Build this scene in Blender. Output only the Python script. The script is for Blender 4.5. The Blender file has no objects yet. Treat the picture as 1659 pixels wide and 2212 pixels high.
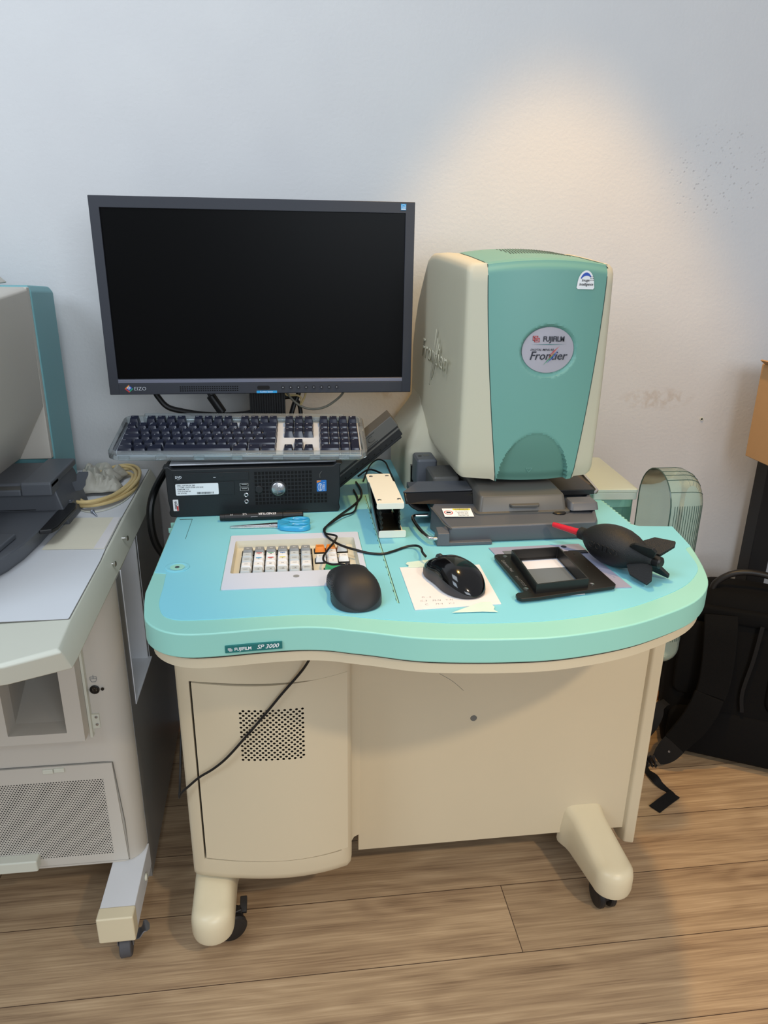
import bpy, bmesh, math, random
from mathutils import Vector, Matrix, Euler
from math import sin, cos, pi, radians as R
random.seed(7)
C = bpy.context.scene.collection

# ------------------------------------------------------------------ camera
cam = bpy.data.objects.new('camera', bpy.data.cameras.new('camera'))
C.objects.link(cam)
cam.data.sensor_fit = 'VERTICAL'
cam.data.sensor_height = 36.0
cam.data.lens = 1568 / 2212 * 36.0
cam.data.clip_start = 0.02
def cam_axes(pitch, yaw, roll):
    p, y, r = R(pitch), R(yaw), R(roll)
    f = Vector((sin(y) * cos(p), cos(y) * cos(p), -sin(p)))
    r0 = Vector((cos(y), -sin(y), 0)); u0 = r0.cross(f)
    return r0 * cos(r) + u0 * sin(r), -r0 * sin(r) + u0 * cos(r), f
_r, _u, _f = cam_axes(19.85, 7.4, 0.8)
m = Matrix((_r, _u, -_f)).transposed().to_4x4()
m.translation = (0, 0, 1.14)
cam.matrix_world = m
bpy.context.scene.camera = cam

# ------------------------------------------------------------------ world, lamps, exposure
vs = bpy.context.scene.view_settings
vs.view_transform = 'Standard'; vs.look = 'None'; vs.gamma = 1; vs.exposure = -0.13
bpy.context.scene.display_settings.display_device = 'sRGB'
w = bpy.data.worlds.new('room_light'); bpy.context.scene.world = w; w.use_nodes = True
w.node_tree.nodes['Background'].inputs[0].default_value = (0.94, 0.96, 1.0, 1)
w.node_tree.nodes['Background'].inputs[1].default_value = 0.44
def lamp(name, kind, loc, target, energy, color, **k):
    d = bpy.data.lights.new(name, kind); d.energy = energy; d.color = color
    for a, b in k.items(): setattr(d, a, b)
    o = bpy.data.objects.new(name, d); C.objects.link(o); o.location = loc
    o.rotation_euler = (Vector(target) - Vector(loc)).to_track_quat('-Z', 'Y').to_euler()
    return o
lamp('cool_ceiling_panel', 'AREA', (-0.40, 0.50, 2.5), (-0.15, 0.95, 0.7), 11.5, (0.82, 0.92, 1.0), shape='RECTANGLE', size=0.8, size_y=0.6)
lamp('cool_fill_behind_camera', 'AREA', (0.75, -2.2, 1.8), (-0.5, 1.5, 0.85), 46, (0.82, 0.91, 1.0), shape='RECTANGLE', size=1.6, size_y=1.2)  # added soft fill, lifts the wall and the camera-facing sides
lamp('cool_window_left', 'AREA', (-1.5, -0.35, 2.1), (-0.25, 1.6, 0.85), 21, (0.72, 0.86, 1.0), shape='RECTANGLE', size=0.9, size_y=0.9)
lamp('warm_downlight', 'SPOT', (0.53, 1.15, 2.30), (0.56, 1.22, 0.7), 68, (1.0, 0.58, 0.15), spot_size=R(55), spot_blend=0.35, shadow_soft_size=0.04)
lamp('warm_downlight_front', 'SPOT', (1.10, -0.70, 2.3), (0.62, 0.80, 0.0), 105, (1.0, 0.80, 0.55), spot_size=R(48), spot_blend=0.8, shadow_soft_size=0.06)

# ------------------------------------------------------------------ materials
def lin(c): c /= 255; return c / 12.92 if c <= 0.04045 else ((c + 0.055) / 1.055) ** 2.4
def rgb(r, g, b): return (lin(r), lin(g), lin(b), 1)
def mat(name, col, rough=0.5, metal=0.0, bump=0.0, bscale=200, var=0.0, vscale=6, spec=0.5, coat=0.0, trans=0.0, ior=1.45, alpha=1.0):
    m = bpy.data.materials.new(name); m.use_nodes = True
    nt = m.node_tree; n = nt.nodes; L = nt.links; b = n['Principled BSDF']
    b.inputs['Base Color'].default_value = rgb(*col); b.inputs['Roughness'].default_value = rough
    b.inputs['Metallic'].default_value = metal; b.inputs['Specular IOR Level'].default_value = spec
    b.inputs['Coat Weight'].default_value = coat; b.inputs['Coat Roughness'].default_value = 0.05
    b.inputs['Transmission Weight'].default_value = trans; b.inputs['IOR'].default_value = ior
    b.inputs['Alpha'].default_value = alpha
    tc = n.new('ShaderNodeTexCoord')
    nz = n.new('ShaderNodeTexNoise'); nz.inputs['Scale'].default_value = vscale; nz.inputs['Detail'].default_value = 4
    L.new(tc.outputs['Object'], nz.inputs['Vector'])
    mx = n.new('ShaderNodeMix'); mx.data_type = 'RGBA'
    v = max(var, 0.01)
    c = rgb(*col)
    mx.inputs[6].default_value = tuple(min(1, q * (1 - v)) for q in c[:3]) + (1,)
    mx.inputs[7].default_value = tuple(min(1, q * (1 + v)) for q in c[:3]) + (1,)
    L.new(nz.outputs['Fac'], mx.inputs[0]); L.new(mx.outputs[2], b.inputs['Base Color'])
    if bump:
        nb = n.new('ShaderNodeTexNoise'); nb.inputs['Scale'].default_value = bscale; nb.inputs['Detail'].default_value = 3
        L.new(tc.outputs['Object'], nb.inputs['Vector'])
        bp = n.new('ShaderNodeBump'); bp.inputs['Strength'].default_value = bump; bp.inputs['Distance'].default_value = 0.001
        L.new(nb.outputs['Fac'], bp.inputs['Height']); L.new(bp.outputs['Normal'], b.inputs['Normal'])
    return m
M = {}
M['mint'] = mat('mint_plastic', (146, 203, 190), 0.33, var=0.03)
M['cyan'] = mat('worktop_cyan', (130, 202, 216), 0.42, var=0.04, vscale=4)
M['ledge'] = mat('ledge_mint', (150, 208, 190), 0.5, var=0.03)
M['green'] = mat('scanner_green', (108, 158, 147), 0.45, var=0.02, bump=0.05, bscale=900)
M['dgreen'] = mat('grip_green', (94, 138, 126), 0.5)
M['cream'] = mat('cream_plastic', (196, 190, 168), 0.5, var=0.02, bump=0.05, bscale=700)
M['beige'] = mat('beige_plastic', (204, 191, 164), 0.45, var=0.03, bump=0.06, bscale=600)
M['foot'] = mat('foot_cream', (214, 202, 172), 0.35, var=0.05, vscale=14)
M['lmcream'] = mat('grey_cream_plastic', (196, 190, 180), 0.5, var=0.03)
M['lmborder'] = mat('pale_table_border', (206, 206, 192), 0.45, var=0.03)
M['lmwhite'] = mat('white_table_mat', (214, 216, 220), 0.55, var=0.04, vscale=9)
M['lmshade'] = mat('shaded_side_grey', (126, 126, 125), 0.35, var=0.05)  # shade on the left cabinet's side, put into a darker grey
M['teal'] = mat('teal_panel', (112, 164, 170), 0.45, var=0.03)
M['charcoal'] = mat('charcoal_plastic', (84, 87, 93), 0.42, var=0.04, bump=0.08, bscale=900)
M['charlid'] = mat('warm_charcoal_plastic', (84, 83, 80), 0.38, var=0.04)
M['black'] = mat('black_plastic', (20, 20, 22), 0.4)
M['blackgloss'] = mat('glossy_black_plastic', (8, 8, 10), 0.12, coat=0.3)
M['mouse'] = mat('soft_black_plastic', (26, 27, 30), 0.55, bump=0.04, bscale=1500)
M['mouseside'] = mat('dark_grey_plastic', (48, 49, 54), 0.45)
M['rubber'] = mat('black_rubber', (24, 24, 25), 0.55, bump=0.5, bscale=900, var=0.1)
M['wheel'] = mat('caster_black', (34, 32, 32), 0.45, var=0.1)
M['tyre'] = mat('caster_tyre', (78, 78, 82), 0.6, var=0.1)
M['steel'] = mat('brushed_steel', (180, 180, 184), 0.28, 1.0)
M['chrome'] = mat('polished_chrome', (214, 212, 208), 0.14, 1.0)
M['zinc'] = mat('zinc_plate', (150, 155, 165), 0.4, 0.8)
M['bezel'] = mat('monitor_bezel', (46, 48, 56), 0.5, bump=0.08, bscale=1200)
M['screen'] = mat('monitor_screen', (3, 3, 4), 0.35, spec=0.12)
M['silver'] = mat('silver_strip', (120, 122, 138), 0.35, 0.4)
M['pc'] = mat('computer_black', (22, 25, 29), 0.42, bump=0.1, bscale=900)
M['pctop'] = mat('computer_top', (170, 172, 178), 0.4, 0.3)
M['pchole'] = mat('deep_black', (3, 3, 4), 0.9)
M['key'] = mat('navy_black_key', (34, 38, 54), 0.26, spec=0.6)
M['keyplate'] = mat('white_key_plate', (196, 202, 212), 0.4)
M['legend'] = mat('key_legend_grey', (200, 202, 208), 0.5)
M['white'] = mat('white_print', (232, 234, 236), 0.5)
M['paper'] = mat('white_paper', (226, 222, 222), 0.7, var=0.05, vscale=40)
M['cardp'] = mat('cream_card', (226, 220, 200), 0.7, var=0.05, vscale=20)
M['tape'] = mat('masking_tape', (206, 226, 214), 0.55, var=0.06, vscale=60)
M['ink'] = mat('dark_ink', (40, 42, 52), 0.5)
M['inkgrey'] = mat('grey_ink', (120, 122, 126), 0.5)
M['red'] = mat('red_plastic', (196, 24, 44), 0.22, coat=0.3)
M['logored'] = mat('logo_red', (196, 52, 48), 0.5)
M['logoblue'] = mat('logo_blue', (50, 84, 176), 0.5)
M['logogreen'] = mat('logo_green', (40, 150, 110), 0.5)
M['logotan'] = mat('logo_orange', (214, 132, 48), 0.5)
M['yellow'] = mat('label_yellow', (214, 206, 60), 0.5)
M['skyblue'] = mat('sticker_sky_blue', (40, 150, 210), 0.45)
M['intelblue'] = mat('sticker_blue', (32, 110, 186), 0.35)
M['plate'] = mat('plate_teal', (28, 106, 104), 0.4)
M['badge'] = mat('badge_silver', (176, 172, 180), 0.3, 0.25)
M['panelgrey'] = mat('control_panel_grey', (198, 206, 222), 0.5, var=0.02)
M['panelcream'] = mat('control_panel_cream', (206, 202, 184), 0.5, var=0.02)
M['keygrey'] = mat('key_grey', (136, 140, 142), 0.4)
M['keylight'] = mat('key_light_grey', (190, 198, 202), 0.4)
M['keywhite'] = mat('key_white', (226, 228, 230), 0.4)
M['keyorange'] = mat('key_orange', (228, 134, 40), 0.4)
M['keygreen'] = mat('key_green', (64, 178, 124), 0.4)
M['bluehandle'] = mat('sky_blue_handle', (52, 158, 206), 0.3, coat=0.3)
M['bracket'] = mat('ivory_enamel', (228, 226, 212), 0.4)
M['film'] = mat('dark_film', (26, 32, 30), 0.25, var=0.2, vscale=80)
M['filmbrown'] = mat('brown_tray', (70, 58, 40), 0.5)
M['cardgrey'] = mat('lilac_grey_card', (150, 152, 176), 0.5, var=0.03)
M['midgrey'] = mat('mid_grey_card', (104, 112, 120), 0.5)
M['mask'] = mat('black_anodised', (24, 23, 22), 0.38)
M['maskwarm'] = mat('bright_white_card', (224, 226, 236), 0.5)
M['cord'] = mat('black_cord', (14, 14, 15), 0.45)
M['beigecord'] = mat('cream_cord', (216, 190, 134), 0.42, var=0.05)
M['greycord'] = mat('grey_cord', (128, 124, 110), 0.5)
M['bag'] = mat('black_nylon', (9, 9, 10), 0.85, bump=0.5, bscale=1400, var=0.2, vscale=30, spec=0.2)
M['bagpad'] = mat('black_padded_mesh', (12, 12, 13), 0.9, bump=0.6, bscale=2200, spec=0.2)
M['webbing'] = mat('black_webbing', (18, 18, 20), 0.75, bump=0.6, bscale=1600, spec=0.3)
M['cloth'] = mat('crumpled_grey_bag', (176, 172, 160), 0.45, var=0.12, vscale=30, bump=0.4, bscale=120)
M['rack'] = mat('black_steel', (26, 25, 26), 0.45)
M['wood_trim'] = mat('wooden_trim', (158, 112, 78), 0.45, var=0.15, vscale=12)
M['wbase'] = mat('white_baseboard', (210, 214, 222), 0.45)
M['gap'] = mat('shadow_gap', (52, 74, 68), 0.7)
M['gapb'] = mat('beige_gap', (44, 40, 34), 0.8)
M['gapc'] = mat('thin_grey_gap', (110, 108, 102), 0.7)
M['cardboard'] = mat('brown_cardboard', (178, 138, 94), 0.75, var=0.05, vscale=30, bump=0.15, bscale=300)

def glassy(name, col, tint_mix, rough=0.08):
    m = bpy.data.materials.new(name); m.use_nodes = True; nt = m.node_tree; n = nt.nodes; L = nt.links
    n.remove(n['Principled BSDF']); out = n['Material Output']
    tr = n.new('ShaderNodeBsdfTransparent'); tr.inputs[0].default_value = rgb(*col)
    gl = n.new('ShaderNodeBsdfGlossy'); gl.inputs['Roughness'].default_value = rough
    df = n.new('ShaderNodeBsdfDiffuse'); df.inputs[0].default_value = rgb(*col)
    fr = n.new('ShaderNodeFresnel'); fr.inputs[0].default_value = 1.5
    a = n.new('ShaderNodeMixShader'); a.inputs[0].default_value = tint_mix
    L.new(tr.outputs[0], a.inputs[1]); L.new(df.outputs[0], a.inputs[2])
    b = n.new('ShaderNodeMixShader'); L.new(fr.outputs[0], b.inputs[0])
    L.new(a.outputs[0], b.inputs[1]); L.new(gl.outputs[0], b.inputs[2]); L.new(b.outputs[0], out.inputs[0])
    tc = n.new('ShaderNodeTexCoord'); nz = n.new('ShaderNodeTexNoise'); nz.inputs['Scale'].default_value = 300
    L.new(tc.outputs['Object'], nz.inputs['Vector'])
    bp = n.new('ShaderNodeBump'); bp.inputs['Strength'].default_value = 0.05; bp.inputs['Distance'].default_value = 0.001
    L.new(nz.outputs['Fac'], bp.inputs['Height']); L.new(bp.outputs['Normal'], gl.inputs['Normal'])
    return m
M['clear'] = glassy('clear_acrylic', (232, 238, 240), 0.16, 0.05)
M['frost'] = glassy('frosted_plastic', (224, 238, 228), 0.6, 0.3)
M['greenclear'] = glassy('green_translucent_plastic', (206, 226, 218), 0.26, 0.2)
M['greenline'] = glassy('green_plastic_rib', (104, 136, 128), 0.30, 0.15)

def wall_mat():
    m = mat('painted_plaster', (206, 207, 212), 0.7)
    nt = m.node_tree; n = nt.nodes; L = nt.links; b = n['Principled BSDF']
    tc = n.new('ShaderNodeTexCoord')
    n1 = n.new('ShaderNodeTexNoise'); n1.inputs['Scale'].default_value = 140; n1.inputs['Detail'].default_value = 4
    n2 = n.new('ShaderNodeTexNoise'); n2.inputs['Scale'].default_value = 9; n2.inputs['Detail'].default_value = 6
    for q in (n1, n2): L.new(tc.outputs['Object'], q.inputs['Vector'])
    # roughened, filled patch of plaster high on the right and a stained one low down
    def blob(x, z, sx, sz):
        mp = n.new('ShaderNodeMapping'); mp.inputs['Location'].default_value = (-x / sx, 0, -z / sz)
        mp.inputs['Scale'].default_value = (1 / sx, 0, 1 / sz)
        L.new(tc.outputs['Object'], mp.inputs[0])
        ln = n.new('ShaderNodeVectorMath'); ln.operation = 'LENGTH'; L.new(mp.outputs[0], ln.inputs[0])
        mr = n.new('ShaderNodeMapRange'); mr.inputs[1].default_value = 1.0; mr.inputs[2].default_value = 0.5
        L.new(ln.outputs['Value'], mr.inputs[0]); return mr
    b1 = blob(0.93, 1.30, 0.15, 0.12); b2 = blob(0.85, 0.82, 0.10, 0.03); b3 = blob(0.21, 0.845, 0.03, 0.02)
    pits = n.new('ShaderNodeTexVoronoi'); pits.inputs['Scale'].default_value = 110
    L.new(tc.outputs['Object'], pits.inputs['Vector'])
    pm = n.new('ShaderNodeMapRange'); pm.inputs[1].default_value = 0.12; pm.inputs[2].default_value = 0.30
    L.new(pits.outputs['Distance'], pm.inputs[0])
    # masks
    nm = n.new('ShaderNodeTexNoise'); nm.inputs['Scale'].default_value = 55; nm.inputs['Detail'].default_value = 5
    L.new(tc.outputs['Object'], nm.inputs['Vector'])
    gate = n.new('ShaderNodeMapRange'); gate.inputs[1].default_value = 0.44; gate.inputs[2].default_value = 0.58
    L.new(nm.outputs['Fac'], gate.inputs[0])
    inv = n.new('ShaderNodeMath'); inv.operation = 'SUBTRACT'; inv.inputs[0].default_value = 1; L.new(pm.outputs[0], inv.inputs[1])
    k1 = n.new('ShaderNodeMath'); k1.operation = 'MULTIPLY'; L.new(b1.outputs[0], k1.inputs[0]); L.new(inv.outputs[0], k1.inputs[1])
    k1b = n.new('ShaderNodeMath'); k1b.operation = 'MULTIPLY'; L.new(k1.outputs[0], k1b.inputs[0]); L.new(gate.outputs[0], k1b.inputs[1])
    s23 = n.new('ShaderNodeMath'); s23.operation = 'MAXIMUM'; L.new(b2.outputs[0], s23.inputs[0]); L.new(b3.outputs[0], s23.inputs[1])
    k2 = n.new('ShaderNodeMath'); k2.operation = 'MULTIPLY'; L.new(s23.outputs[0], k2.inputs[0]); L.new(gate.outputs[0], k2.inputs[1])
    mx0 = n.new('ShaderNodeMix'); mx0.data_type = 'RGBA'
    mx0.inputs[6].default_value = rgb(203, 202, 203); mx0.inputs[7].default_value = rgb(210, 209, 209)
    L.new(n2.outputs['Fac'], mx0.inputs[0])
    mx1 = n.new('ShaderNodeMix'); mx1.data_type = 'RGBA'; mx1.inputs[7].default_value = rgb(150, 148, 148)
    L.new(mx0.outputs[2], mx1.inputs[6])
    sc = n.new('ShaderNodeMath'); sc.operation = 'MULTIPLY'; sc.inputs[1].default_value = 0.35; L.new(k1b.outputs[0], sc.inputs[0])
    L.new(sc.outputs[0], mx1.inputs[0])
    mx2 = n.new('ShaderNodeMix'); mx2.data_type = 'RGBA'; mx2.inputs[7].default_value = rgb(166, 140, 108)
    L.new(mx1.outputs[2], mx2.inputs[6])
    sc2 = n.new('ShaderNodeMath'); sc2.operation = 'MULTIPLY'; sc2.inputs[1].default_value = 0.28; L.new(k2.outputs[0], sc2.inputs[0])
    L.new(sc2.outputs[0], mx2.inputs[0])
    L.new(mx2.outputs[2], b.inputs['Base Color'])
    ad = n.new('ShaderNodeMath'); ad.operation = 'SUBTRACT'; L.new(n1.outputs['Fac'], ad.inputs[0]); k3 = n.new('ShaderNodeMath'); k3.operation = 'MULTIPLY'; k3.inputs[1].default_value = 2.5; L.new(k1b.outputs[0], k3.inputs[0]); L.new(k3.outputs[0], ad.inputs[1])
    ad2 = n.new('ShaderNodeMath'); ad2.operation = 'ADD'; L.new(ad.outputs[0], ad2.inputs[0])
    mm = n.new('ShaderNodeMath'); mm.operation = 'MULTIPLY'; mm.inputs[1].default_value = 1.6; L.new(n2.outputs['Fac'], mm.inputs[0]); L.new(mm.outputs[0], ad2.inputs[1])
    bp = n.new('ShaderNodeBump'); bp.inputs['Strength'].default_value = 0.35; bp.inputs['Distance'].default_value = 0.0014
    L.new(ad2.outputs[0], bp.inputs['Height']); L.new(bp.outputs['Normal'], b.inputs['Normal'])
    return m
M['wall'] = wall_mat()

def floor_mat():
    m = mat('wood_plank_floor', (150, 115, 78), 0.42)
    nt = m.node_tree; n = nt.nodes; L = nt.links; b = n['Principled BSDF']
    tc = n.new('ShaderNodeTexCoord')
    mp = n.new('ShaderNodeMapping'); mp.inputs['Location'].default_value = (-0.368 + 1.9 * 2.5, -0.884 + 0.1415 * 10, 0)
    L.new(tc.outputs['Object'], mp.inputs[0])
    br = n.new('ShaderNodeTexBrick'); br.offset = 0.5; br.offset_frequency = 2; br.squash = 1
    br.inputs['Scale'].default_value = 1; br.inputs['Brick Width'].default_value = 1.9; br.inputs['Row Height'].default_value = 0.1415
    br.inputs['Mortar Size'].default_value = 0.0009; br.inputs['Mortar Smooth'].default_value = 0.3; br.inputs['Bias'].default_value = 0
    br.inputs['Color1'].default_value = (0, 0, 0, 1); br.inputs['Color2'].default_value = (1, 1, 1, 1); br.inputs['Mortar'].default_value = (0.5, 0.5, 0.5, 1)
    L.new(mp.outputs[0], br.inputs['Vector'])
    off = n.new('ShaderNodeVectorMath'); off.operation = 'MULTIPLY_ADD'
    off.inputs[1].default_value = (7.3, 3.1, 5.0); L.new(br.outputs['Color'], off.inputs[0])
    L.new(tc.outputs['Object'], off.inputs[2])
    st = n.new('ShaderNodeMapping'); st.inputs['Scale'].default_value = (2.0, 30, 1); L.new(off.outputs[0], st.inputs[0])
    g1 = n.new('ShaderNodeTexNoise'); g1.inputs['Scale'].default_value = 1.0; g1.inputs['Detail'].default_value = 8; g1.inputs['Roughness'].default_value = 0.62
    g1.inputs['Distortion'].default_value = 0.5; L.new(st.outputs[0], g1.inputs['Vector'])
    st2 = n.new('ShaderNodeMapping'); st2.inputs['Scale'].default_value = (7, 330, 1); L.new(off.outputs[0], st2.inputs[0])
    g2 = n.new('ShaderNodeTexNoise'); g2.inputs['Scale'].default_value = 1.0; g2.inputs['Detail'].default_value = 3; L.new(st2.outputs[0], g2.inputs['Vector'])
    st3 = n.new('ShaderNodeMapping'); st3.inputs['Scale'].default_value = (1.6, 7, 1); L.new(off.outputs[0], st3.inputs[0])
    g3 = n.new('ShaderNodeTexNoise'); g3.inputs['Scale'].default_value = 1.2; g3.inputs['Detail'].default_value = 2; L.new(st3.outputs[0], g3.inputs['Vector'])
    # contour lines of the low noise give the cathedral grain
    wv = n.new('ShaderNodeMath'); wv.operation = 'MULTIPLY'; wv.inputs[1].default_value = 60; L.new(g3.outputs['Fac'], wv.inputs[0])
    sn = n.new('ShaderNodeMath'); sn.operation = 'SINE'; L.new(wv.outputs[0], sn.inputs[0])
    snm = n.new('ShaderNodeMath'); snm.operation = 'MULTIPLY'; snm.inputs[1].default_value = 0.035; L.new(sn.outputs[0], snm.inputs[0])
    s1 = n.new('ShaderNodeMath'); s1.operation = 'ADD'; g1m = n.new('ShaderNodeMath'); g1m.operation = 'MULTIPLY_ADD'; g1m.inputs[1].default_value = 0.62; g1m.inputs[2].default_value = 0.19; L.new(g1.outputs['Fac'], g1m.inputs[0]); L.new(g1m.outputs[0], s1.inputs[0]); L.new(snm.outputs[0], s1.inputs[1])
    s2 = n.new('ShaderNodeMath'); s2.operation = 'MULTIPLY_ADD'; s2.inputs[1].default_value = 0.42; L.new(g2.outputs['Fac'], s2.inputs[0]); L.new(s1.outputs[0], s2.inputs[2])
    cr = n.new('ShaderNodeValToRGB'); e = cr.color_ramp.elements
    e[0].position = 0.46; e[0].color = rgb(104, 80, 56); e[1].position = 1.0; e[1].color = rgb(212, 184, 146)
    for p, c in ((0.60, (148, 119, 87)), (0.74, (173, 143, 106)), (0.86, (190, 160, 122))):
        q = e.new(p); q.color = rgb(*c)
    L.new(s2.outputs[0], cr.inputs[0])
    hs = n.new('ShaderNodeHueSaturation'); hs.inputs['Saturation'].default_value = 0.90; L.new(cr.outputs[0], hs.inputs['Color'])
    vr = n.new('ShaderNodeMapRange'); vr.inputs[3].default_value = 0.82; vr.inputs[4].default_value = 1.06
    L.new(br.outputs['Color'], vr.inputs[0]); L.new(vr.outputs[0], hs.inputs['Value'])
    mx = n.new('ShaderNodeMix'); mx.data_type = 'RGBA'; mx.inputs[7].default_value = rgb(74, 55, 42)
    L.new(hs.outputs[0], mx.inputs[6]); L.new(br.outputs['Fac'], mx.inputs[0])
    # pale scuffs
    vs_ = n.new('ShaderNodeTexNoise'); vs_.inputs['Scale'].default_value = 16; vs_.inputs['Detail'].default_value = 5
    L.new(tc.outputs['Object'], vs_.inputs['Vector'])
    L.new(mx.outputs[2], b.inputs['Base Color'])
    rr = n.new('ShaderNodeMapRange'); rr.inputs[3].default_value = 0.34; rr.inputs[4].default_value = 0.55; L.new(vs_.outputs['Fac'], rr.inputs[0]); L.new(rr.outputs[0], b.inputs['Roughness'])
    bp = n.new('ShaderNodeBump'); bp.inputs['Strength'].default_value = 0.25; bp.inputs['Distance'].default_value = 0.001
    hh = n.new('ShaderNodeMath'); hh.operation = 'SUBTRACT'; L.new(g2.outputs['Fac'], hh.inputs[0]); L.new(br.outputs['Fac'], hh.inputs[1])
    L.new(hh.outputs[0], bp.inputs['Height']); L.new(bp.outputs['Normal'], b.inputs['Normal'])
    return m
M['floor'] = floor_mat()

# ------------------------------------------------------------------ mesh helpers
class MB:
    """collects shapes, then links them as one mesh object"""
    def __init__(s): s.bm = bmesh.new(); s.mi = 0
    def _set(s, fs):
        for f in fs: f.material_index = s.mi
        return fs
    def face(s, pts):
        f = s.bm.faces.new([s.bm.verts.new(p) for p in pts]); f.material_index = s.mi; return f
    def hexa(s, p):   # 8 points: bottom 0-3 ccw, top 4-7
        v = [s.bm.verts.new(q) for q in p]
        for i in ((3, 2, 1, 0), (4, 5, 6, 7), (0, 1, 5, 4), (1, 2, 6, 5), (2, 3, 7, 6), (3, 0, 4, 7)):
            s.bm.faces.new([v[j] for j in i]).material_index = s.mi
        return s
    def box(s, x0, x1, y0, y1, z0, z1):
        return s.hexa([(x0, y0, z0), (x1, y0, z0), (x1, y1, z0), (x0, y1, z0), (x0, y0, z1), (x1, y0, z1), (x1, y1, z1), (x0, y1, z1)])
    def prism(s, poly, z0, z1, axis='z', top=None):
        """polygon (a,b) extruded along axis; axis z: (x,y); x: (y,z); y: (x,z)"""
        def P(q, h): return {'z': (q[0], q[1], h), 'x': (h, q[0], q[1]), 'y': (q[0], h, q[1])}[axis]
        top = top or poly
        a = [s.bm.verts.new(P(q, z0)) for q in poly]; b = [s.bm.verts.new(P(q, z1)) for q in top]
        n = len(poly)
        s.bm.faces.new(a[::-1]).material_index = s.mi; s.bm.faces.new(b).material_index = s.mi
        for i in range(n):
            s.bm.faces.new([a[i], a[(i + 1) % n], b[(i + 1) % n], b[i]]).material_index = s.mi
        return s
    def loft(s, rings, closed=True, cap=True):
        V = [[s.bm.verts.new(p) for p in r] for r in rings]
        for a, b in zip(V, V[1:]):
            n = len(a)
            for i in range(n if closed else n - 1):
                j = (i + 1) % n
                s.bm.faces.new([a[i], a[j], b[j], b[i]]).material_index = s.mi
        if cap and closed:
            s.bm.faces.new(V[0][::-1]).material_index = s.mi; s.bm.faces.new(V[-1]).material_index = s.mi
        return V
    def grid(s, rows): return s.loft(rows, closed=False, cap=False)
    def cyl(s, p0, p1, r0, r1=None, seg=20, cap=True):
        r1 = r0 if r1 is None else r1
        p0, p1 = Vector(p0), Vector(p1); d = (p1 - p0).normalized()
        a = d.orthogonal().normalized(); b = d.cross(a)
        ring = lambda p, r: [p + (a * cos(t) + b * sin(t)) * r for t in [2 * pi * i / seg for i in range(seg)]]
        s.loft([ring(p0, r0), ring(p1, r1)], cap=cap); return s
    def lathe(s, prof, origin=(0, 0, 0), axis=(0, 0, 1), seg=24, sx=1, sy=1):
        o = Vector(origin); d = Vector(axis).normalized(); a = d.orthogonal().normalized(); b = d.cross(a)
        rings = [[o + d * h + (a * cos(t) * sx + b * sin(t) * sy) * max(r, 1e-5) for t in [2 * pi * i / seg for i in range(seg)]] for r, h in prof]
        s.loft(rings); return s
    def tube(s, pts, r, seg=8, smooth=4):
        P = [Vector(p) for p in pts]
        if smooth > 1: P = spline(P, smooth)
        rings = []; prev = None
        for i, p in enumerate(P):
            t = (P[min(i + 1, len(P) - 1)] - P[max(i - 1, 0)]).normalized()
            if prev is None: a = t.orthogonal().normalized()
            else:
                a = prev - t * prev.dot(t)
                a = a.normalized() if a.length > 1e-6 else t.orthogonal().normalized()
            prev = a; b = t.cross(a)
            rr = r(i / (len(P) - 1)) if callable(r) else r
            rings.append([p + (a * cos(q) + b * sin(q)) * rr for q in [2 * pi * k / seg for k in range(seg)]])
        s.loft(rings); return s
    def ribbon(s, pts, wdir, width, thick, smooth=5):
        """flat strap along pts; wdir list or single width direction"""
        P = [Vector(p) for p in pts]
        W = [Vector(x) for x in wdir] if isinstance(wdir[0], (tuple, list, Vector)) else [Vector(wdir)] * len(P)
        wd = width if isinstance(width, (list, tuple)) else [width] * len(P)
        P2 = spline(P, smooth); W2 = spline(W, smooth); w2 = spline([Vector((x, 0, 0)) for x in wd], smooth)
        rings = []
        for i, p in enumerate(P2):
            t = (P2[min(i + 1, len(P2) - 1)] - P2[max(i - 1, 0)]).normalized()
            w_ = W2[i]; w_ = (w_ - t * w_.dot(t)).normalized(); nn = t.cross(w_)
            h = w2[i].x / 2; k = thick / 2
            rings.append([p - w_ * h - nn * k, p + w_ * h - nn * k, p + w_ * h + nn * k, p - w_ * h + nn * k])
        s.loft(rings); return s
    def text(s, txt, size, org, xd=(1, 0, 0), yd=(0, 0, 1), shear=0.0, bold=0.0, sx=1.0, align='CENTER'):
        me = text_mesh(txt, shear, bold, align)
        xd, yd, org = Vector(xd).normalized(), Vector(yd).normalized(), Vector(org)
        vv = [s.bm.verts.new(org + xd * v[0] * size * sx + yd * v[1] * size) for v in me[0]]
        for f in me[1]:
            try: s.bm.faces.new([vv[i] for i in f]).material_index = s.mi
            except ValueError: pass
        return s
    def build(s, name, mats, parent=None, bevel=0, seg=2, angle=35, smooth=True, mods=None, local=False):
        if not isinstance(mats, (list, tuple)): mats = [mats]
        bmesh.ops.recalc_face_normals(s.bm, faces=s.bm.faces)
        root = parent
        while root is not None and root.parent is not None: root = root.parent
        if root is not None and not local: s.bm.transform(Matrix.Translation(-Vector(root.location)))
        me = bpy.data.meshes.new(name); s.bm.to_mesh(me); s.bm.free()
        for k in mats: me.materials.append(M[k])
        if smooth:
            me.polygons.foreach_set('use_smooth', [True] * len(me.polygons)); me.set_sharp_from_angle(angle=R(angle))
        o = bpy.data.objects.new(name, me); C.objects.link(o)
        if parent is not None: o.parent = parent
        if bevel:
            b = o.modifiers.new('bevel', 'BEVEL'); b.width = bevel; b.segments = seg; b.limit_method = 'ANGLE'; b.angle_limit = R(30)
            b.harden_normals = smooth
        return o
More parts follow.
